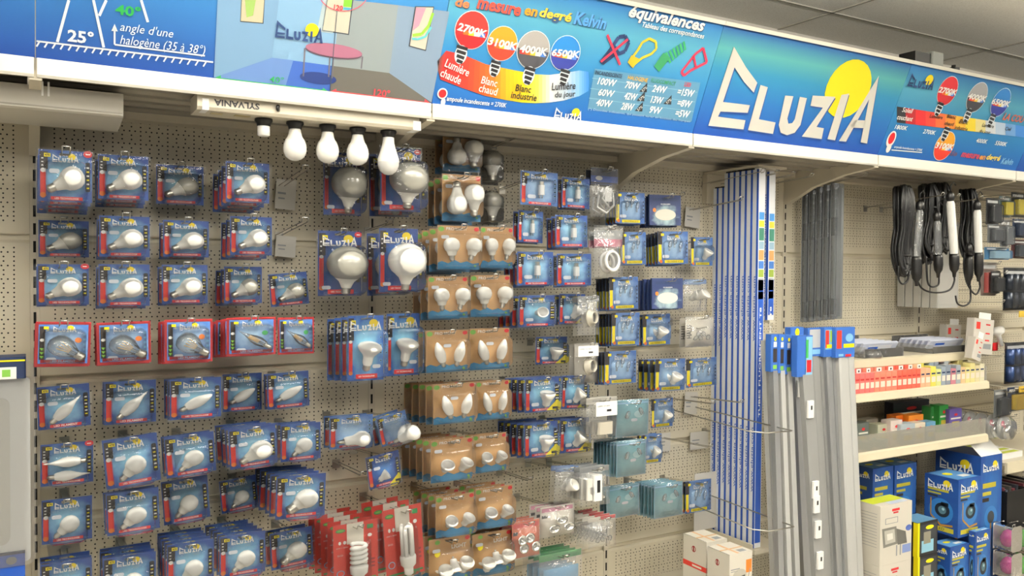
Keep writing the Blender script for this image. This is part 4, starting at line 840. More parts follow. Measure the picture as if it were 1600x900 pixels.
# ------------------------------------------------------------------ white panel light pack, lower left
p = at(40,590,-.2); x1 = at(47,650,-.2).x; z1 = at(30,588,-.2).z; z0 = at(36,872,-.2).z
r = empty('panel_light_pack', (x1-.2, -.2, (z0+z1)/2)); h = (z1-z0)/2; b = MB()
b.prism(rr(0,0,.4,2*h,.012), -.03, 0, white, 'y'); b.build('white_panel', r)
b = MB(); b.prism(rr(0,0,.31,2*h-.1,.02), -.034, -.0301, bulbh, 'y'); b.build('raised_frame', r)
b = MB(); b.lathe([(.0,-.0345),(.12,-.0342)], bulbg, (0,0,0), (0,1,0), 40); b.build('round_lens', r)
b = MB(); b.prism(rr(-.003,.02,.43,2*h+.05,.02), -.044, -.0435, plastic('clear_wrap', '#ffffff', .05, .05, 1., .0), 'y'); b.build('clear_wrap', r)
tag(r, 'large white square panel light in clear wrap at lower left', 'panel light')
b = MB(); 
c = at(25,572,-.24); b.bbox(-.12,.022,-.02,.06,-.03,.025,navy); b.box(-.12,.001,-.0215,-.02,-.03,.0,white); b.box(-.11,.02,-.0215,-.02,.014,.018,yel); b.box(-.03,-.012,-.022,-.0215,-.024,-.006,lime)
o = b.build('lamp_carton', loc=(c.x, -.24, c.z)); tag(o, 'navy and white lamp carton above the white panel light', 'box')
c = at(18,885,-.24); b = MB(cardP); b.bbox(-.1,.03,.0,.05,-.06,.035,navy); b.rect(-.1,.03,-.05,.03,bluep,1); b.ell(.0,.015,.012,.01,gry,2); o = b.build('lamp_carton', loc=(c.x,-.24,c.z)); tag(o, 'dark blue carton at the bottom left corner under panel light', 'box')
c = at(100,858,-.05); b = MB(cardP); b.box(-.04,.04,-.0005,.0005,-.025,.025,hm('#a9a49a')); b.poly([(-.02,.0),(.0,.012),(.02,.002),(.0,-.008)],gry,1); o = b.build('stock_tag', loc=(c.x,-.05,c.z)); o.rotation_euler.y = -.12; tag(o, 'grey stock tag above the first bottom row pack', 'stock tag')

for i, (px, py) in enumerate(((1194,262),(1216,263),(1241,259),(1270,262))):
    q = at(px,py,-.34); hook(q.x, min(q.z-.03,2.085), -.33, 'bare, under the canopy beside the tube sleeves, %s from left' % ORD[i+1], .06)
# ------------------------------------------------------------------ fluorescent tube sleeves standing in a row from the wall outwards
sleeveW = mat('sleeve_white', '#dcdfe4', .4); sleeveB = mat('sleeve_blue', '#1c4aa4', .4); mtx = {}
def sleeve(X0, ya, yb, z0, z1, where, front=False, w=.036, cap=.0):
    r = empty('tube_sleeve', (X0+w/2, (ya+yb)/2, z0)); d = (yb-ya)/2; hgt = z1-z0; b = MB()
    b.box(-w/2,w/2,-d,d,0,hgt,sleeveW); b.box(-w/2-.0004,-w/2,-d,-d+.36*2*d,.0,hgt,sleeveB); b.build('square_sleeve', r)
    b = MB(lambda u,v,l: (-w/2-.0006, v, u))
    for zc in (.35,.95): b.text('www.eluzia.com', zc*hgt/1.5, .15*d, .26, .012, sleeveB, 1, .01, rot=0)
    b.v = [(x, -y if False else y, z) for x, y, z in b.v]; b.build('printed_lettering', r)
    if front:
        b = MB(lambda u,v,l: (-v, -d-.0002-.0003*l, u)); b.rect(.02,hgt-.44,-w/2+.003,w/2-.003,sleeveB); 
        b.text('TUBES FLUORESCENT T8', hgt-.77, 0, .44, .011, wht, 2, .02)
        t = hgt-.17
        for k, (q, c) in enumerate(((.03,'#3a7fc0'),(.025,'#d8c838'),(.05,'#2c6a58'),(.03,'#8aa6bc'),(.04,'#d8955c'),(.03,'#3a6ab0'),(.03,'#8aa040'),(.05,'#9aa0a6'),(.03,'#26407c'))): b.rect(t-q,t,-w/2+.004,w/2-.004,hm(c)); t -= q+.004
        b.build('printed_front', r)
    b = MB(); b.box(-w/2+.004,w/2-.004,-d+.004,d-.004,hgt,hgt+.006,black if not front else white); b.build('end_cap', r)
    tag(r, 'tall white and blue fluorescent tube sleeve, ' + where, 'tube sleeve', 'fluorescent tube sleeves')
pb = atx(1178,855,2.498); X0 = 2.498; yf = pb.y; pitch = (yf+.06)/-8 
for k in range(8):
    ya = yf+k*pitch; sleeve(X0, ya, ya+pitch-.002, .602, 2.118 if k < 6 else 2.06, ('front of the row beside bare hooks' if k == 0 else '%s behind the front one of main row' % ORD[k]), k == 0, w=.036)
a = atx(1199,500,2.60)
sleeve(2.60, a.y, a.y+.034, a.z, 2.118, 'front of short pair left of the slotted upright', True, w=.036); sleeve(2.60, a.y+.036, a.y+.07, a.z, 2.118, 'rear of short pair left of slotted upright')
r = empty('tube_rack', (2.55, -.15, 0)); b = MB()
b.box(-.06,.1,-.18,.13,.58,.598,cream); b.box(-.07,-.062,-.17,.148,.59,.62,cream); b.build('rack_tray', r); b = MB(); b.box(-.06,.1,-.17,.14,2.126,2.134,cream); b.box(-.06,.04,.12,.148,2.0,2.125,cream); b.build('top_bracket', r)
b = MB(); b.box(.046,.08,-.14,.0,a.z-.012,a.z-.002,cream); b.box(.046,.08,0,.148,a.z-.012,a.z-.002,cream); b.build('short_tray', r)
tag(r, 'cream steel rack holding the upright fluorescent tube sleeves', 'rack')

# ------------------------------------------------------------------ light profiles standing in the corner with blue headers
def beam(pt, pb, w, d, m, r, name, ribs=0):
    """long straight extrusion between two centre points, coordinates relative to r"""
    o = r.location; b = MB(); T = Vector(pt)-o; B = Vector(pb)-o
    prof = [(-w/2,-d/2),(-w*.25,-d/2-.002 if ribs else -d/2),(w*.25,-d/2-.002 if ribs else -d/2),(w/2,-d/2),(w/2,d/2),(-w/2,d/2)]
    if ribs: prof = [(-w/2,-d/2+.004),(-w*.4,-d/2),(-w*.12,-d/2),(-w*.1,-d/2+.004),(w*.1,-d/2+.004),(w*.12,-d/2),(w*.4,-d/2),(w/2,-d/2+.004),(w/2,d/2),(-w/2,d/2)]
    n = len(prof); b.add([(B.x+x,B.y+y,B.z) for x,y in prof]+[(T.x+x,T.y+y,T.z) for x,y in prof], [tuple(range(n))[::-1],tuple(range(n,2*n))]+[(i,(i+1)%n,n+(i+1)%n,n+i) for i in range(n)], m)
    return b.build(name, r)
def lightprofile(px0, px1, pyt, Y, m, hd, where, bx=17, dY=-.04, clip=None, ribs=0, colourful=0, d=.022, dth=1, wf=.66):
    t = at((px0+px1)/2, pyt, Y); l_ = at(px0,pyt,Y).x; r_ = at(px1,pyt,Y).x; w = r_-l_
    q = at((px0+px1)/2+bx, 900, Y+dY); s = (q-t)/(t.z-q.z); d = min(d, dth); bt = t+s*(t.z-.243); 
    r = empty('light_profile', bt); beam(t+s*.03+Vector((w*.08,0,0)), bt+Vector((w*.08,0,0)), w*wf, d, m, r, 'long_profile', ribs)
    if hd:
        h = at(px0,pyt,Y).z-at(px0,hd,Y).z; o = t-r.location; b = MB(); b.bbox(o.x-w/2,o.x+w/2,o.y-d/2-.006,o.y+d/2+.002,o.z-h,o.z,hdr,.002); hc = b.build('header_card', r)
        b = MB(lambda u,v,l: (o.x+u, o.y-d/2-.0062-.0003*l, o.z+v))
        if colourful:
            if colourful == 1: b.rect(-w*.45,w*.05,-h*.95,-h*.05,hdr); b.rect(.02*w,w*.46,-h*.98,-h*.03,skyp,1); b.rect(.04*w,w*.2,-h*.55,-h*.1,green,2); b.rect(.1*w,w*.4,-h*.9,-h*.6,red,2)
            if colourful == 2: b.rect(-w*.42,w*.4,-h*.7,-h*.05,hm('#b3b6ba'),1); b.rect(-w*.4,w*.3,-h*.93,-h*.76,skyp,1)
            if colourful == 3: b.rect(-w*.42,w*.42,-h*.75,-h*.08,hm('#6fb0c4'),1); b.rect(-w*.4,-w*.1,-h*.7,-h*.1,redbright,2); b.rect(-w*.3,w*.4,-h*.7,-h*.58,yel,3); b.rect(w*.0,w*.3,-h*.5,-h*.12,hm('#a9c83a'),2); b.ell(w*.3,-h*.9,w*.14,h*.06,red,2)
            if colourful == 4: b.rect(-w*.45,-w*.2,-h*.7,-h*.1,redbright,1); b.ell(w*.2,-h*.35,w*.2,h*.14,skyp,1); b.rect(-w*.1,w*.45,-h*.68,-h*.55,yel,2); b.rect(-w*.35,-w*.1,-h*.96,-h*.88,skyp,2); b.rect(0,w*.3,-h*.98,-h*.9,red,2)
        else:
            b.rect(-w*.25,w*.25,-h*.75,-h*.38,dkbrown,1); b.ell(0,-h*.12,w*.16,w*.2,yel,2); b.rect(-w*.2,w*.2,-h*.34,-h*.2,wht,1); b.rect(-w*.25,w*.25,-h*.93,-h*.82,lime,1)
        b.build('printed_panel', hc)
    for clip in (clip or ()):
        c = at(clip[0],clip[1],Y); f = (t.z-c.z); pc = t+s*f-r.location; b = MB(); b.bbox(pc.x-.016,pc.x+.016,pc.y-d/2-.013,pc.y-d/2-.0005,pc.z-.035,pc.z+.03,white,.003); b.box(pc.x-.004,pc.x+.004,pc.y-d/2-.0138,pc.y-d/2-.013,pc.z-.004,pc.z+.012,black); b.build('switch_clip', r)
    tag(r, where, 'light profile', 'light profiles standing in the corner')
lightprofile(1188,1201,520,-.40,aluL,None,'plain off-white light profile beside the blue tube sleeves',15)
lightprofile(1200,1212,522,-.45,alu,580,'grey light profile with blue header, first from the left',11)
lightprofile(1212,1222,522,-.455,aluL,582,'pale light profile with blue header, second from the left',13)
lightprofile(1222,1233,523,-.45,aluL,584,'pale light profile with blue header, third from the left',15)
lightprofile(1230,1251,511,-.38,alu,574,'grey light profile with switch clip behind the front blue headers',18,clip=[(1241,605)])
lightprofile(1241,1265,524,-.5,aluD,588,'dark grey light profile standing frontmost with red and blue header',24,clip=[(1253,637),(1260,760),(1262,782),(1256,822),(1262,868)],colourful=1)
lightprofile(1258,1284,512,-.36,aluD,556,'dark ribbed light profile with grey printed header',22,ribs=1,colourful=2,wf=.8)
lightprofile(1283,1301,511,-.38,alu,557,'grey ribbed light profile with small multicoloured header',20,ribs=1,colourful=3,wf=.8)
lightprofile(1301,1331,511,-.40,aluL,558,'widest pale light profile with large blue header beside shelves',17,ribs=1,colourful=4,wf=.8)
for w_, px, py in (('upper',1186,672),('lower',1190,824)):
    a = at(px,py,-.52); r = empty('wire_divider', (a.x,-.52,a.z)); b = MB(); b.tube([(-.05,.5,0.02),(-.05,.0,.0),(.0,-.035,-.005),(.14,-.03,-.01),(.15,.5,0)],.0025,wire); b.build('bent_wire', r); b = MB(); b.box(-.07,-.03,.5,.52,-.02,.04,cream); b.box(.13,.17,.5,.52,-.02,.02,cream); b.build('wire_clip', r)
    tag(r, 'thin zinc wire loop around the light profiles, %s one' % w_, 'rack')
# ------------------------------------------------------------------ clear packs with slim tubes hanging right of the upright
a = at(1240,296,0)
hook(a.x+.03, a.z, -.36, 'long bare-tipped one above the slim clear tube packs', .09)
for i in range(5):
    y = -.05-.036*i; p = at(1250,288,-.05); r = empty('tube_blister_pack', (a.x+.03+.004*i, y, a.z-.01+.09*.06*i)); L = .60; x = 0
    b = MB(); b.bbox(x-.03,x+.03,-.028,.0,-L,-.0,plastic('smoky_blister','#8f959a',.42,.12,1.3),.006); b.build('clear_case', r)
    b = MB(); b.box(x-.029,x+.029,.0005,.0015,-L,.004,mat('grey_backing','#9a9da0',.5)); b.build('backing_card', r)
    b = MB(); b.box(x+.012,x+.028,-.025,-.003,-L+.01,-.02,aluL if i == 4 else alu); b.box(x-.02,x-.006,-.02,-.004,-.23,-.15,black); b.box(x-.02,x-.006,-.02,-.004,-L+.02,-L+.09,black); b.build('slim_tube', r)
    tag(r, 'long clear pack holding a slim tube, ' + ('frontmost' if i == 4 else '%s from the perforated wall' % ORD[i+1]), 'tube pack', 'slim tube packs')

# ------------------------------------------------------------------ inspection lamps with black cords
def smooth(P_, n=6):
    Q = [P_[0]]+P_+[P_[-1]]; out = []
    for i in range(1, len(Q)-2):
        for k in range(n):
            t = k/n; a, b_, c, d = Q[i-1], Q[i], Q[i+1], Q[i+2]
            out.append(.5*((2*b_)+(c-a)*t+(2*a-5*b_+4*c-d)*t*t+(3*b_-a-3*c+d)*t**3))
    return out+[P_[-1]]
rub = mat('rubber_black', '#08080a', .4); tubeclr = plastic('clear_lamp_tube', '#dfe3e6', .16, .08, 2.2)
def ilamp(px, yt, yb, hb, Y, m, lab, lean=0, w=.036):
    t = at(px+lean,yt,Y); bt = at(px,yb,Y); hbp = at(px,hb,Y); r = empty('inspection_lamp', hbp); o = r.location
    b = MB(); T = t-o; B = bt-o; d = (T-B); L = d.length; b.lathe([(w*.42,0),(w/2,.01),(w/2,L-.012),(w*.36,L)], m, B, d, 16); b.build('lamp_tube', r)
    b = MB(); b.lathe([(0,0),(.007,0),(.009,.02),(w*.52,.035),(w*.62,.06),(w*.6,(B.length)-.01),(w*.55,B.length+.004),(0,B.length+.004)], rub, (0,0,0), B, 16); b.build('rubber_handle', r)
    b = MB(); b.lathe([(w*.4,0),(w*.5,.01),(w*.5,.03),(.006,.045),(0,.045)], rub, T, d, 14); b.tube([T+Vector((0,0,.04)),T+Vector((0,0,.07)),T+Vector((.012,-.006,.085)),T+Vector((.02,-.012,.07))],.003,rub); b.build('top_cap_hook', r)
    tag(r, lab, 'inspection lamp', 'hanging inspection lamps'); return r
def coil(px, yt, yb, Y, n, wd, lab, parent=None, seed=1):
    rn = random.Random(seed); t = at(px,yt,Y); b_ = at(px,yb,Y); H = t.z-b_.z; r = empty('cord_bundle', (t.x,Y,b_.z)); mb = MB()
    for k in range(n):
        ox = rn.uniform(-wd,wd)*.45; oy = rn.uniform(-.028,.028); hh = H*rn.uniform(.86,1.); w = wd*rn.uniform(.3,.62); z0 = H-hh-rn.uniform(0,.01); sway = rn.uniform(-.012,.012); pts = []
        for i in range(25):
            a = 2*math.pi*i/24; s = math.sin(a); c = math.cos(a); pinch = 1-.38*math.exp(-((c+.0)/.35)**2); pts.append((ox*(.6+.4*abs(c))+w*s*pinch+sway*c, oy+.006*math.cos(3*a), z0+hh/2+hh/2*c))
        mb.tube(pts,.0068,rub,6)
    mb.build('looped_cord', r)
    mb = MB()
    for f in (.22,.7): 
        z = H*f; mb.tube([(wd*.6*math.cos(q),.032*math.sin(q),z) for q in [k*math.pi/6 for k in range(13)]],.0045,rub,6)
    mb.build('cable_tie', r)
    tag(r, lab, 'cord', 'black cord bundles'); return r
coil(1412,290,430,-.3,50,.064,'thick black cord bundle hanging leftmost on the lamp hooks',seed=3)
ilamp(1432,328,402,447,-.39,tubeclr,'inspection lamp with clear tube beside the thickest cord bundle',5)
coil(1453,288,410,-.3,44,.06,'black cord bundle between clear lamp and first white lamp',seed=5)
ilamp(1466,345,399,434,-.385,tubeclr,'black inspection lamp in front of the middle cords',-2,.034)
coil(1472,286,395,-.28,24,.046,'short black cord bundle behind the first white lamp',seed=8)
ilamp(1491,314,398,433,-.41,white,'white tube inspection lamp left of the small cord bundle',-6,.036)
coil(1514,296,402,-.31,22,.032,'slim black cord bundle between the two white lamps',seed=9)
ilamp(1514,395,402,446,-.385,rub,'all black inspection lamp handle under the slim cord bundle',0,.03)
ilamp(1529,328,396,440,-.41,white,'white tube inspection lamp rightmost of the hanging row',-2,.034)
for i, (pts, Y) in enumerate(((((1404,415),(1404,435),(1410,444),(1418,438),(1420,424)),-.33),(((1434,440),(1440,450),(1452,456),(1470,457),(1485,452),(1491,440),(1491,432)),-.39),(((1493,462),(1496,474),(1506,478),(1516,470),(1516,446)),-.37),(((1507,395),(1506,420),(1512,445),(1524,460),(1531,450),(1530,438)),-.37),(((1467,432),(1466,445),(1455,448),(1449,438),(1447,400)),-.36))):
    b = MB(); b.tube(smooth([at(x,y,Y) for x,y in pts]),.0042,rub,6); o = b.build('lamp_cable'); tag(o, ['cable loop under the thickest cord bundle','long cable sagging between clear and white lamps','deep cable loop below the slim cord bundle','cable curving down beside the rightmost white lamp','cable loop behind the black inspection lamp'][i], 'cable')
cart = mat('carton_pale', '#b3b2ad', .5); XC = (at(1482,480,-.3).x+at(1520,480,-.3).x)/2; ZB_ = at(1500,482,-.3).z
for i in range(5):
    Y = -.035-.045*i; t = at(1497,340,-.3); w = .105; p = (3.76-.0*i, Y, 0); r = empty('lamp_carton', (XC, Y, ZB_-.1*.055*0)); b = MB()
    b.bbox(-.085,.085,-.02,.02,.0,.42,cart,.003); b.build('pale_box', r)
    b = MB(lambda u,v,l: (u,-.0203-.0003*l,v)); b.rect(-.075,.075,.02,.17,hm('#b8b7b2'),1); b.rect(.0,.04,.25,.29,navy,2); b.rect(-.07,.07,.4,.41,gry,1); b.build('printed_front', r)
    tag(r, 'pale tall carton behind the inspection lamps, ' + ('frontmost' if i == 4 else '%s from the wall' % ORD[i+1]), 'box', 'pale lamp cartons')
for x, w_ in ((3.56,'carrying the left cords'),(3.68,'carrying the middle cords'),(3.86,'carrying the slim cord bundle')): hook(x, 2.03, -.4, w_, .08)

# ------------------------------------------------------------------ shelves in the fifth bay
def shelf(zt, yf, lab, guard=True):
    r = empty('wall_shelf', (3.5,0,zt)); b = MB(); b.box(-.487,.487,yf,-.004,-.012,0,cream); b.build('shelf_board', r)
    b = MB(); b.prism([(yf,.002),(yf-.012,-.004),(yf-.016,-.034),(yf-.012,-.038),(yf-.006,-.036),(yf,-.03)],-.487,.487,mat('rail_cream','#d8cfb4',.4),'x'); b.build('front_rail', r)
    for s in (-.487,.482):
        b = MB(); b.prism([(yf+.01,-.012),(-.004,-.012),(-.004,-.07),(-.05,-.07)],s,s+.005,cream,'x'); b.build('side_bracket', r)
    if guard: b = MB(); b.box(-.485,.485,yf-.001,yf+.001,.001,guard,guardm); b.build('clear_guard', r)
    tag(r, lab, 'shelf'); return r
S1 = at(1425,556,-.3).z; S2 = at(1440,605,-.37).z; S3 = at(1440,693,-.37).z
shelf(S1,-.3,'upper cream shelf with clear trays right of the light profiles',0)
shelf(S2,-.37,'middle cream shelf with red packets behind a clear guard',.07)
shelf(S3,-.37,'lower cream shelf with mixed boxes behind a clear guard',.075)
for X in (2,3,4):
    z = .24; r = empty('base_shelf', (X+.5,0,z)); b = MB(); b.box(-.487,.487,-.56,-.004,-.015,0,cream); b.build('shelf_board', r); b = MB(); b.box(-.487,.487,-.575,-.561,-.06,.003,wpaint); b.build('front_rail', r)
    b = MB(); b.box(-.48,.48,-.54,-.53,-z,-.016,cream); b.build('kick_plate', r); tag(r, 'cream base shelf at floor level, %s bay from the left' % ORD[X+2], 'shelf', 'base shelves')
z=.44; r = empty('raised_shelf', (2.23,0,z)); b = MB(); b.box(-.217,.217,-.56,-.004,-.015,0,cream); b.build('shelf_board', r); b = MB(); b.box(-.217,.217,-.574,-.5605,-.04,.003,wpaint); b.build('front_rail', r); b = MB(); b.box(-.217,-.205,-.55,-.02,-.199,-.0155,cream); b.box(.205,.217,-.55,-.02,-.199,-.0155,cream); b.build('side_supports', r); tag(r, 'raised cream shelf carrying the two white cartons', 'shelf')
r = empty('base_shelf', (1.5,0,z)); b = MB(); b.box(-.487,.487,-.56,-.004,-.015,0,cream); b.build('shelf_board', r); b = MB(); b.box(-.48,.48,-.54,-.53,-z,-.016,cream); b.build('kick_plate', r); tag(r, 'cream base shelf at floor level under the kraft cards', 'shelf')
# clear trays on the upper shelf, white packets inside
clr = plastic('clear_tray', '#e6e6e2', .14, .08, 1.2)
def tray(px0, px1, py, lab, item, n, m2, y0=-.285, dep=.24, hgt=.05):
    a = at(px0,py,y0); c = at(px1,py,y0); w = c.x-a.x; r = empty('clear_tray', ((a.x+c.x)/2, y0+dep/2, S1)); t = .0015; b = MB()
    b.box(-w/2,w/2,-dep/2,dep/2,.0005,.002,clr)
    for x in (-w/2,w/2-t): b.box(x,x+t,-dep/2,dep/2,.0021,hgt,clr)
    b.box(-w/2,w/2,-dep/2,-dep/2+t,.0021,hgt*.8,clr); b.box(-w/2,w/2,dep/2-t,dep/2,.0021,hgt+.03,clr); b.build('tray_walls', r)
    tag(r, lab, 'tray')
    for k in range(n):
        y = y0+.02+k*(dep-.04)/n+.012; o = empty('flat_packet', ((a.x+c.x)/2, y, S1+hgt*.55+.0)); b = MB(cardP); b.bbox(-w/2+.012,w/2-.012,.0,.012,-hgt*.5+.001,hgt*.6,m2,.002); b.rect(-w*.3,w*.3,-.01,hgt*.4,item,1); b.rect(-w*.3,-w*.05,.0,.012,orange if k==4 else bluep,2); b.build('printed_pack', o); o.rotation_euler.x = .5
        o.location.z = S1+.036
        tag(o, '%s packet in the %s clear tray, %s from front' % ('pale blue and white', 'left' if px0 < 1400 else 'right', ORD[k+1]), 'packet', 'packets in the clear trays')
pack1 = mat('packet_pale', '#c9cfe2', .45)
tray(1352,1412,548,'left clear tray of pale packets on the upper shelf',hm('#e8eaf2'),6,pack1); tray(1458,1515,540,'right clear tray of packets on the upper shelf',hm('#dfe3f0'),6,pack1,dep=.22,hgt=.04)
c = at(1362,556,-.27); r = empty('plastic_bag', (c.x,-.262,S1)); b = MB(); b.lathe([(.05,0.001),(.055,.012),(.045,.03),(.02,.04),(0,.042)],bag,(0,0,0),(0,0,1),14); b.build('crumpled_film', r); b = MB(); b.box(-.03,.03,-.012,.012,.004,.02,white); b.build('white_contents', r); tag(r, 'crumpled clear bag in front of the left tray', 'bag')
# red and coloured packets on the middle shelf
rn = random.Random(4); x = 3.0
cols = ['#d86a66']*5+['#d9806a']*4+['#d8604e']*5+['#dcae8a']*2+['#d8cf5a','#cfd48a','#8e9aa8','#7f8894','#b5727e','#98a0a6','#d8b88a','#d9cf8e','#d9cf8e','#d6cba0','#d8d2b4']
X = 2.985; k = 0
while X < 3.95:
    w = rn.uniform(.03,.042); h = .085 if k < 16 else rn.uniform(.07,.095)
    for row in (0,1):
        c = hm(cols[min(k,len(cols)-1)]); y = -.355+row*.06; zz = h*(1 if row==0 else 1.15)
        r = empty('small_packet', (X+w/2,y+.0,S2)); b = MB(lambda u,v,l: (u,-.0203-.0003*l,v)); b.bbox(-w/2+.001,w/2-.001,-.02,.02,.0006,zz,c,.002); b.rect(-w*.36,w*.36,.02,.045,hm('#e8d8c8'),1); b.rect(-w*.36,w*.3,.055,.062,hm('#b8322e') if k < 14 else navy,1); b.build('carton', r)
        if k < 16 and (k+row)%2 == 0: b = MB(); b.box(-w*.4,w*.4,-.001,.001,zz,zz+.018,white); b.box(-w*.12,w*.12,-.0016,-.001,zz+.004,zz+.012,blk); b.build('hang_tab', r)
        tag(r, '%s packet on the middle shelf, %s row, %s from left end' % ('red' if k < 14 else 'coloured', 'front' if row==0 else 'rear', (ORD+['thirteenth','fourteenth','fifteenth','sixteenth','seventeenth','eighteenth','nineteenth','twentieth','twenty-first','twenty-second','twenty-third','twenty-fourth','twenty-fifth','twenty-sixth','twenty-seventh','twenty-eighth','twenty-ninth','thirtieth'])[min(k+1,30)]), 'packet', 'packets on the middle shelf')
    X += w; k += 1
# lower shelf: cartons and tubs
def carton(px0, px1, pyt, Y, zb, d, m, lab, pr=(), name='carton', cat='box', back=None):
    a = at(px0,pyt,Y); c = at(px1,pyt,Y); w = c.x-a.x; h = a.z-zb; r = empty(name, ((a.x+c.x)/2, Y, zb)); b = MB(); b.bbox(-w/2,w/2,0,d,.0006,h,m,.0012); b.build('box_body', r)
    if pr: 
        b = MB(lambda u,v,l: ((u-.5)*w,-.0002-.0003*l,v*h))
        for q in pr: q(b)
        b.build('printed_front', r)
    tag(r, lab, cat); r['w'] = 0; del r['w']; return r, w, h
R = lambda x0,x1,z0,z1,m,l=1: (lambda b: b.rect(x0,x1,z0,z1,m,l))
E_ = lambda x,z,rx,rz,m,l=1: (lambda b: b.ell(x,z,rx,rz,m,l))
for a in ((1340,1358,662,-.30,'#58605a','dark grey carton at left end of the lower shelf'),(1354,1372,656,-.22,'#8a8478','grey-brown carton behind the first lower shelf cartons'),(1372,1390,664,-.31,'#b8b8a0','pale green carton on the lower shelf left part'),(1392,1410,658,-.33,'#d8c8c0','white and pink carton in front of the orange boxes'),
          (1400,1419,650,-.26,'#d8701e','orange carton, left of the orange pair'),(1420,1443,650,-.29,'#e08422','orange carton, right of the orange pair'),(1408,1430,664,-.35,'#a8b4ba','pale grey carton right of the pink carton'),(1430,1446,662,-.35,'#d8cdb8','cream carton before the right orange box'),
          (1448,1462,660,-.345,'#5f8fae','blue and white carton left of the green boxes'),(1396,1452,630,-.12,'#14192a','long navy carton lying at the back of the lower shelf'),(1455,1468,636,-.22,'#2c7a3a','green carton, left of the green pair'),(1468,1482,634,-.25,'#2f8a3c','green carton, right of the green pair'),(1484,1503,640,-.27,'#5c4f96','violet carton with white dots on the lower shelf')):
    c = hm(a[4]); carton(a[0],a[1],a[2],a[3],S3,.05,c,a[5],[R(.1,.9,.55,.62,hm('#e8e4d8')),R(.2,.8,.2,.45,hm('#c8b23c'),1),E_(.5,.75,.14,.06,red,2)])
for px, Y, w_ in ((1352,-.325,'left'),(1375,-.325,'right')):
    c = at(px,668,Y); r = empty('tape_roll', (c.x,Y,S3)); b = MB(); b.lathe([(.02,0.001),(.032,.001),(.034,.006),(.034,.03),(.032,.036),(.02,.036),(.018,.03),(.018,.006),(.02,.001)],teal,(0,0,0),(0,0,1),20); b.build('roll', r); b = MB(); b.lathe([(.012,.002),(.0185,.002),(.0185,.034),(.012,.034),(.012,.002)],creamC,(0,0,0),(0,0,1),16); b.build('core', r); tag(r, 'dark teal roll on the lower shelf, %s of two' % w_, 'roll')
# leaning white cartons at the right of the upper shelf
for (x0,x1,y0,y1,Y,rot,lab) in ((1478,1500,508,556,-.12,.05,'white carton with red marks at right of upper shelf, rear'),(1520,1550,499,552,-.34,.1,'large white carton with red marks at right end of upper shelf'),(1519,1532,528,562,-.39,.3,'narrow tilted white carton under the large one')):
    a = at(x0,y0,Y); c = at(x1,y1,Y); w = c.x-a.x; h = a.z-c.z; r = empty('spare_part_box', ((a.x+c.x)/2,Y,c.z)); b = MB(lambda u,v,l: ((u-.5)*w,-.0002-.0003*l,v*h)); b.bbox(-w/2,w/2,0,.04,0,h,hm('#cbc6bd'),.002)
    for q in (.85,.6,.4): b.rect(.58,.8,q-.025,q+.015,red,1)
    b.rect(.1,.3,.7,.9,redbright,1); b.rect(.5,.9,.15,.3,gry,1); b.build('box_body', r); b = MB(); b.box(-w*.3,w*.3,.0,.0008,h,h+.03,white); b.build('hang_tab', r); r.rotation_euler.y = rot; tag(r, lab, 'box')
for wx, z_, L, w_ in ((4.02,1.56,.42,'bare, right of the leaning white cartons'),(4.05,1.30,.40,'bare, right end of the middle shelf'),(4.2,1.62,.3,'bare, above battery packs')): hook(wx, z_, -L, w_, .03)
c = at(1556,520,-.3); r = empty('white_knob_part', (c.x,-.3,c.z)); b = MB(); b.lathe([(0,0),(.03,.004),(.036,.02),(.03,.036),(.012,.045),(.01,.1),(0,.1)],white,(0,0,.03),(.2,-.2,-1),18); b.build('rounded_body', r); b = MB(); b.box(-.02,.02,.0,.005,-.09,-.05,red); b.build('red_label', r); tag(r, 'round white plastic part hanging right of the white cartons', 'spare part')
# ------------------------------------------------------------------ stacked cartons, bottom right
def boxE(px0, px1, pyt, pxb, Y, h, m, name='lamp_box'):
    a = at(px0,pyt,Y); c = at(px1,pyt,Y); d = atx(pxb,pyt-4,a.x).y-Y; r = empty(name, (a.x, Y, a.z-h)); w = c.x-a.x; return r, w, d
FR = lambda w,h: (lambda u,v,l: (u*w,-.0002-.0003*l,v*h))
LF = lambda d,h: (lambda u,v,l: (-.0002-.0003*l,(1-u)*d,v*h))
TP = lambda w,d,h: (lambda u,v,l: (u*w,v*d,h+.0002+.0003*l))
class AS:  # logo drawn in a face with its own aspect
    pass
def facelogo(b, P, u, v, size_m, wid_m, hgt_m):
    q = MB(lambda a, c, l: P(u+a/wid_m, v+c/hgt_m, l)); logo(q, 0, 0, size_m, wht, sun, 2, 1.); 
    for f, mi in zip(q.f, q.m): pass
    off = len(b.v); b.v += q.v
    for f, mi in zip(q.f, q.m): b.f.append(tuple(off+k for k in f)); b.m.append(b.mi(q.ms[mi])); b.sm.append(False)
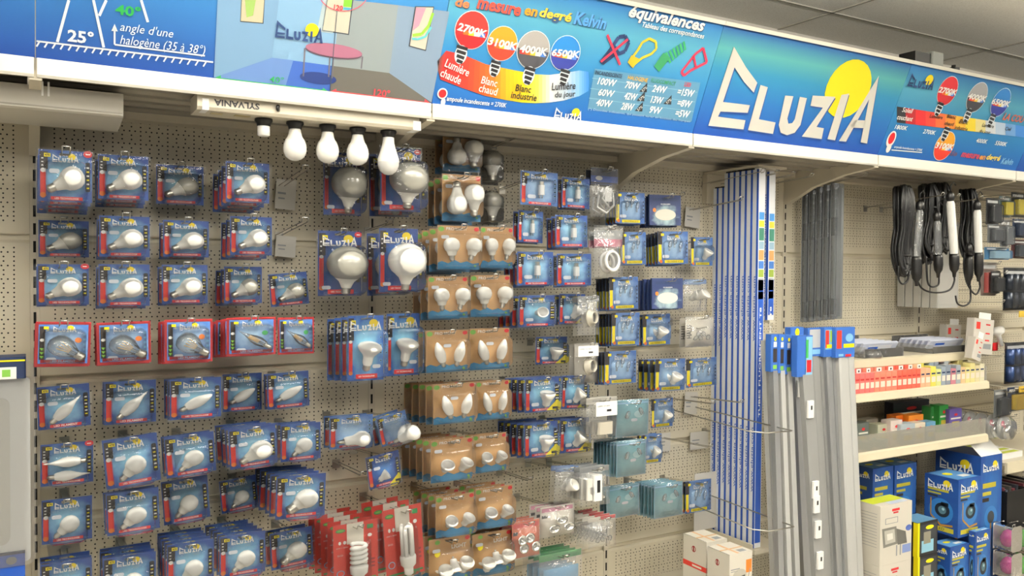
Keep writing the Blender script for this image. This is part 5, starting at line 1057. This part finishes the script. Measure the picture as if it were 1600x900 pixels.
def bluelamp(px0, px1, pyt, pxb, Y, h, lab, open_=False, tall=False, zb=None):
    r, w, d = boxE(px0,px1,pyt,pxb,Y,h,None)
    if zb is not None: h = r.location.z+h-zb; r.location.z = zb
    b = MB(); b.box(0,w,0,d,.0006,h,bluebox); b.build('box_body', r)
    pf, pl = FR(w,h), LF(d,h); glow = hm('#2f72b4'); gold = hm('#b8842e')
    for P_, W_, nm in ((pf,w,'printed_front'),(pl,d,'printed_side')):
        b = MB(P_); s = W_*.75/_L; facelogo(b, P_, .1, 1-.05-(s*1.1)/h, s, W_, h)
        b.rect(.1,.72,.74,.78,hm('#b8ac34'),1); b.rect(.1,.5,.68,.71,hm('#b8ac34'),1); b.rect(.1,.4,.63,.66,dkbrown,1)
        if tall: b.ell(.5,.5,.3,.09,glow,1); b.ell(.5,.5,.16,.05,hm('#3a3f44'),2); b.rect(.47,.53,.1,.46,gold,2)
        else:
            b.ell(.5,.4,.36,.22,glow,1); b.ell(.54,.42,.22,.125,hm('#1e2630'),2); b.rect(.5,.72,.5,.56,hm('#1e2630'),2); b.ell(.54,.42,.12,.07,hm('#4f727c'),3); b.ell(.57,.44,.04,.025,hm('#a8c4cc'),4); b.line([(.2,.6),(.2,.3),(.5,.15),(.85,.18)],.035,gold,2); b.rect(.12,.88,.05,.13,hm('#c8bc3a'),2); b.text('LED', .5,.09,.22,.045,blk,3)
        b.build(nm, r)
    b = MB(TP(w,d,h)); b.rect(.06,.94,.06,.94,hm('#5a94cc'),1); b.ell(.4,.6,.16,.12,yel,2); b.rect(.5,.85,.2,.4,wht,2)
    if open_:
        b = MB(); b.add([(0,0,h),(w,0,h),(w,d*.35,h+.07),(0,d*.35,h+.07)],[(0,1,2,3)],white); b.add([(0,.001,h+.001),(w,.001,h+.001),(w,d*.35,h+.072),(0,d*.35,h+.072)],[(3,2,1,0)],white)
        b.build('open_flap', r)
    else: b.build('printed_top', r)
    tag(r, lab, 'box', 'blue lamp boxes'); return r
BZ = .24
def floodbox(zb, lab):
    a = at(1376,792,-.5); c = at(1425,790,-.5); d = atx(1342,776,a.x).y+.5; w = c.x-a.x; h = .252; r = empty('floodlight_box', (a.x,-.5,zb)); b = MB(); b.box(0,w,0,d,.0006,h-.0005,woodless); b.build('box_body', r)
    b = MB(FR(w,h)); b.rect(.36,.6,.88,.92,red,1); b.rect(.4,.56,.84,.865,red,1); b.rect(.15,.55,.68,.78,gry,1); b.rect(.17,.53,.69,.77,woodless,2)
    b.poly([(.05,.62),(.5,.62),(.56,.32),(.1,.3)],hm('#77766f'),2); b.poly([(.12,.58),(.44,.58),(.48,.36),(.16,.35)],hm('#b8b6ac'),3); b.poly([(.2,.52),(.38,.52),(.4,.42),(.22,.41)],hm('#e2e0d8'),4); b.poly([(.5,.58),(.8,.5),(.85,.3),(.55,.3)],hm('#5d5c57'),3); b.rect(.5,.54,.12,.3,gry,2); b.rect(.62,.66,.12,.3,gry,2); b.ell(.9,.55,.1,.05,hm('#4a62a8'),2); b.rect(.7,.98,.14,.28,hm('#7d90c4'),2); b.build('printed_front', r)
    b = MB(LF(d,h))
    for k in range(12): b.rect(.12,.85,.3+.05*k,.307+.05*k,gry,1)
    b.build('printed_side', r)
    b = MB(TP(w,d,h)); b.rect(.0,.98,.35,.99,hm('#c9d63c'),1); b.rect(.35,.9,.03,.33,hm('#c8d4e4'),1); b.build('printed_top', r)
    tag(r, lab, 'box', 'white floodlight boxes'); return r
floodbox(.492,'white floodlight box on top, beside the light profiles'); floodbox(.2405,'white floodlight box underneath, mostly below the frame')
def yb(pyt, h, zb, lab):
    a = at(1434,pyt,-.46); c = at(1465,pyt,-.46); w = c.x-a.x; d = .1; r = empty('lamp_box', (a.x,-.46,zb)); b = MB(); b.box(0,w,0,d,.0006,h-.0005,blk); b.build('box_body', r); b = MB(FR(w,h)); b.rect(.08,.95,.08,.92,hm('#2d3238'),1); b.rect(.2,.8,.1,.45,hm('#8fc4dc'),2); b.rect(.3,.65,.35,.7,hm('#8a8676'),3); b.rect(.0,.1,0,1,yel,2); b.ell(.6,.82,.2,.06,yel,2); b.build('printed_front', r); b = MB(LF(d,h)); b.rect(.8,1,.0,1,yel,1); b.rect(.1,.5,.3,.75,skyp,1); b.build('printed_side', r)
    b = MB(TP(w,d,h)); b.rect(.02,.98,.02,.98,hm('#5f8fb4'),1); b.build('printed_top', r); tag(r, lab, 'box')
zt = at(1434,818,-.46).z; yb(818,.15,zt-.15,'small black and yellow lamp box, upper one right of floodlight box'); yb(870,.15,zt-.3,'small black and yellow lamp box, second below in the stack'); yb(870,zt-.3-BZ,BZ,'small black and yellow lamp box, lowest of its stack')
bluelamp(1398,1432,728,1362,-.26,.3,'dark blue lamp box in shade behind the floodlight box, right one',zb=.42); bluelamp(1364,1396,733,1332,-.26,.3,'dark blue lamp box in shade behind the floodlight box, left one',zb=.42)
r = empty('brown_carton', (3.25,-.16,BZ)); b = MB(); b.box(0.02,.5,-.1,.12,.001,.179,kraft); b.build('box_body', r); b = MB(); b.box(.24,.28,-.1005,.1,.1791,.1796,creamC); b.build('packing_tape', r); tag(r, 'brown carton carrying the shaded blue boxes at the back', 'box')
z1_ = at(1498,841,-.45).z
bluelamp(1498,1533,751,1445,-.45,.26,'bright blue lamp box with ring lamp print, front centre',zb=z1_)
bluelamp(1485,1514,856,1455,-.47,.2,'blue lamp box under the bright centre one, left half',zb=BZ)
bluelamp(1516,1545,838,1500,-.44,.2,'blue lamp box under the bright centre one, right half',zb=BZ) if False else None
bluelamp(1533,1566,714,1462,-.40,.6,'tallest blue lamp box with open white flap',open_=True,tall=True,zb=BZ)
r = bluelamp(1524,1548,832,1514,-.49,.2,'narrow blue lamp box, lower right of the bright one',zb=BZ)
# white cartons on the base shelf, bottom centre
def wcart(px0, px1, pyt, pxb, pyb, Y, lab, lit):
    a = at(px0,pyt,Y); c = at(px1,pyt,Y); d = max(.08, atx(pxb,pyb,a.x).y-Y); w = c.x-a.x; h = a.z-.44; r = empty('white_carton', (a.x,Y,.44)); b = MB(); b.box(0,w,0,d,.0006,h,woodless); b.build('box_body', r)
    b = MB(LF(d,h)); b.ell(.46,.82,.09,.05,redprint2,1); b.ell(.46,.82,.065,.036,woodless,2); b.rect(.43,.49,.78,.86,redprint2,3)
    if not lit: b.rect(0,1,.52,.6,redbright,1); b.rect(.4,.8,.545,.575,creamC,2)
    b.build('printed_side', r)
    b = MB(FR(w,h)); b.rect(.72,.97,.68,.88,orange,1); b.rect(.06,.45,.76,.775,gry,1); b.rect(.06,.35,.73,.74,gry,1)
    b.ell(.45,.66,.3,.1,hm('#b4b0a4'),1); b.poly([(.15,.62),(.68,.66),(.62,.4),(.35,.4)],hm('#3a3c3e'),2); b.line([(.7,.5),(.82,.6),(.9,.74)],.03,gry,2)
    if not lit: b.rect(0,1,.52,.6,redbright,3)
    b.build('printed_front', r)
    b = MB(TP(w,d,h)); b.rect(0,1,.42,.5,hm('#c8a070'),1); b.rect(.55,.85,.1,.3,gry,1); b.rect(.35,.45,.02,.98,hm('#d8ab80'),2); b.rect(0,.02,0,1,blk,2); b.build('printed_top', r); tag(r, lab, 'box')
wcart(1140,1175.5,868,1105.5,851,-.5,'white carton with dark lamp picture and orange corner, front one',True)
wcart(1104,1136,848,1068,835,-.36,'white carton with red band, behind the orange-cornered one',False)
c = at(1085,893,-.45); b = MB(); b.prism(rr(0,0,.16,.1,.01),0,.012,hm('#c9c7c0')); b.prism(rr(0,0,.13,.07,.008),.0121,.02,hm('#dedcd4')); o = b.build('grey_lid', loc=(1.98,-.46,.4405)); tag(o, 'grey plastic lid on the base shelf left of white cartons', 'lid')

# ------------------------------------------------------------------ sixth bay at the right edge: hanging packs, batteries
def hang(px0, py0, px1, py1, Y, m, lab, inner=None, name='blister_pack', cat='blister pack', rot=0, cells=0, yb_=0):
    a = at(px0,py0,Y); c = at(px1,py1,Y); w = c.x-a.x; h = a.z-c.z; r = empty(name, ((a.x+c.x)/2,Y,(a.z+c.z)/2)); r.rotation_euler.y = rot
    b = MB(cardP); b.box(-w/2,w/2,-.0005,.0005,-h/2,h/2,m); b.rect(-w*.4,w*.4,h*.32,h*.42,wht,1); b.build('backing_card', r)
    if cells:
        b = MB()
        for k in range(cells):
            x = (k+.5)/cells*w-w/2
            for rr_ in (0,1): b.lathe([(0,0),(w/cells*.42,0),(w/cells*.42,h*.36),(w*.04/cells*4,h*.37),(0,h*.38)],inner,(x,-.012,-h*.44+rr_*h*.42),(0,0,1),12)
        b.build('battery_cells', r)
    elif inner: b = MB(); b.bbox(-w*.32,w*.32,-.03,-.002,-h*.4,h*.2,inner,.004); b.build('contents', r)
    blister(r,w,h,.034,.04,.96,.04,.8,rim=.002); hook(r.location.x, r.location.z+h/2-.007, Y-.05, 'holding the '+lab.split(',')[0], 0.)
    tag(r, lab, cat); return r
batt = mat('battery_dark','#1d2430',.3,.4); battb = mat('battery_navy','#1f3560',.3,.4)
LR = ((1541,309,1560,352,-.36,hm('#3a3d40'),'dark blister pack right of the rightmost white lamp, upper',hm('#26282b')),(1543,350,1562,380,-.38,hm('#8c9094'),'grey blister pack under the dark one',hm('#54585c')),(1561,306,1578,340,-.3,hm('#7f9aa0'),'blue-grey blister pack near the top right',hm('#c9b83c')),
      (1563,343,1577,386,-.36,hm('#9fa3a6'),'grey pack with curved black handle at right',hm('#707478')),(1538,386,1576,406,-.34,hm('#4a86b4'),'wide sky blue pack below the grey ones',hm('#9cc0d4')),(1580,300,1600,340,-.3,hm('#3c4650'),'dark pack at right edge, topmost',hm('#c2b23a')),
      (1582,342,1604,372,-.36,hm('#2a4268'),'navy pack at right edge, second from top',hm('#20304c')),(1580,374,1606,404,-.34,hm('#6b3a3c'),'dark red pack at right edge, third from top',hm('#384048')),(1532,410,1556,462,-.3,hm('#cfc9be'),'white pack with red marks under the blue pack',hm('#b84a44')),
      (1548,424,1562,458,-.34,hm('#3a3a3a'),'black slim pack beside white red-marked pack',hm('#202020')),(1553,610,1572,650,-.38,hm('#8a8d8c'),'silver and black pack below the battery cards',hm('#303234')),(1574,606,1602,640,-.4,hm('#26385c'),'navy round-tool pack at right edge',hm('#b89a2c')))
for a in LR: hang(*a[:6],a[6],a[7])
for a in ((1568,418,1604,484,'battery card with pale-topped cells at right edge, upper',batt),(1570,536,1606,596,'battery card with navy cells at right edge, lower',battb)):
    r = hang(a[0],a[1],a[2],a[3],-.36,hm('#22262c'),a[4],a[5],'battery_card','batteries',0,4)
for py, w_ in ((487,'upper'),(602,'lower')):
    c = at(1590,py,-.36); r = empty('battery_shelf', (c.x+.1,0,c.z)); b = MB(); b.box(-.2,.4,-.42,-.004,-.006,0,cream); b.build('shelf_board', r); b = MB(); b.box(-.2,.4,-.424,-.4205,-.022,.008,hm('#c9a93a')); b.build('yellow_price_strip', r); tag(r, 'small shelf with yellow price strip under the %s batteries' % w_, 'shelf')
# clear pack with round silver fitting
c = at(1568,668,-.4); hook(c.x, c.z+.06, -.45, 'holding the round silver fitting packs', 0.)
for i in range(5):
    Y = -.4+.05*i; r = empty('round_fitting_pack', (c.x-.01*i,Y,c.z)); b = MB(); b.lathe([(.0,-.001),(.06,-.001),(.06,0.0),(0,0.0)],mat('pack_silver','#b8bab8',.3,.5),(0,0,0),(0,-1,0),24); b.build('round_card', r)
    b = MB(); b.lathe([(.03,0),(.04,.01),(.035,.03),(.02,.032),(0,.03)],mat('mirror_reflector','#d8d8d4',.15,.85),(.012,-.002,-.02),(0,-1,0),20); b.build('silver_fitting', r); b = MB(); b.lathe([(.014,0),(.014,.001),(0,.001)],hm('#c23a5c'),(-.012,-.003,.02),(0,-1,0),14); b.build('pink_label', r)
    b = MB(); b.lathe([(.062,0),(.058,.02),(.045,.038),(0,.04)],bag,(0,-.002,0),(0,-1,0),24); b.build('clear_dome', r); tag(r, 'round clear pack with silver fitting, ' + ('frontmost' if i == 0 else '%s behind the front one' % ORD[i]), 'blister pack', 'round fitting packs')
# shelf with price strip, black baskets and coloured bulbs low at the right edge
zs = at(1580,722,-.4).z; r = empty('wall_shelf', (4.5,0,zs)); b = MB(); b.box(-.4,.487,-.4,-.004,-.012,0,cream); b.build('shelf_board', r); b = MB(); b.box(-.4,.487,-.414,-.4005,-.05,.003,mat('rail_cream','#d8cfb4',.4)); b.build('front_rail', r); tag(r, 'cream shelf at right edge beside the tall blue box', 'shelf')
for k, q in enumerate((0,1)):
    r = empty('flat_leaflet_pack', (4.22+.0*k,-.3+.12*k,zs)); b = MB(); b.bbox(-.09,.12,-.055,.055,.0008,.03,white); b.box(-.08,.1,-.05,-.02,.0301,.0306,hm('#c9d63c')); b.box(-.08,.1,.0,.03,.0301,.0306,hm('#c9d63c')); b.build('white_pack', r); tag(r, 'flat white and lime pack on the right edge shelf, %s' % ('front','rear')[k], 'packet')
zb_ = at(1585,822,-.42).z; r = empty('wall_shelf', (4.5,0,zb_)); b = MB(); b.box(-.4,.487,-.42,-.004,-.012,0,cream); b.build('shelf_board', r); b = MB(); b.box(-.4,.487,-.434,-.4205,-.04,.003,hm('#3a3a3c')); b.build('front_rail', r); tag(r, 'dark-fronted shelf with black baskets at right edge', 'shelf')
for k, (x, w_) in enumerate(((4.19,.16),(4.37,.16))):
    r = empty('black_basket', (x,-.3,zb_)); b = MB(); h = .17; b.box(-w_/2,w_/2,-.11,-.105,.001,h,black); b.box(-w_/2,w_/2,.085,.09,.001,h,black); b.box(-w_/2,-w_/2+.005,-.105,.085,.001,h,black); b.box(w_/2-.005,w_/2,-.105,.085,.001,h,black); b.build('basket_walls', r)
    b = MB()
    for j in range(5): b.box(-w_/2+.01+j*.03,-w_/2+.03+j*.03,-.08,.07,.003,h+.012-.014*(j%2),hm(('#5c2c34','#3a3f4c','#4c4a44','#6a3038','#2c3038')[j]))
    b.build('small_contents', r); tag(r, 'black basket at right edge, %s of the pair' % ('left','right')[k], 'basket')
for k, (x, z, c_) in enumerate(((1572,838,'#b03080'),(1594,838,'#5cb848'),(1572,880,'#b03080'),(1594,880,'#5cb848'))):
    c = at(x,z,-.46); r = empty('coloured_bulb_pack', c); b = MB(); b.lathe([(0,0),(.02,.003),(.03,.02),(.033,.04),(.025,.065),(.012,.08),(0,.082)],hm(c_,.2),(0,.0,-.045),(0,-.2,1),18); b.build('coloured_bulb', r); b = MB(); b.box(-.045,.045,.035,.036,-.06,.06,creamC); b.build('backing_card', r)
    b = MB(); b.prism(rr(0,0,.09,.12,.02),-.05,.034,bag,'y'); b.build('clear_case', r); hook(c.x, c.z+.055, -.49, 'holding the %s %s bulb pack at right edge' % ('magenta' if k%2==0 else 'green', 'upper' if k < 2 else 'lower'), 0.); tag(r, '%s bulb in clear pack, %s' % ('magenta' if k%2==0 else 'green', 'upper' if k < 2 else 'lower at the bottom edge'), 'bulb pack')
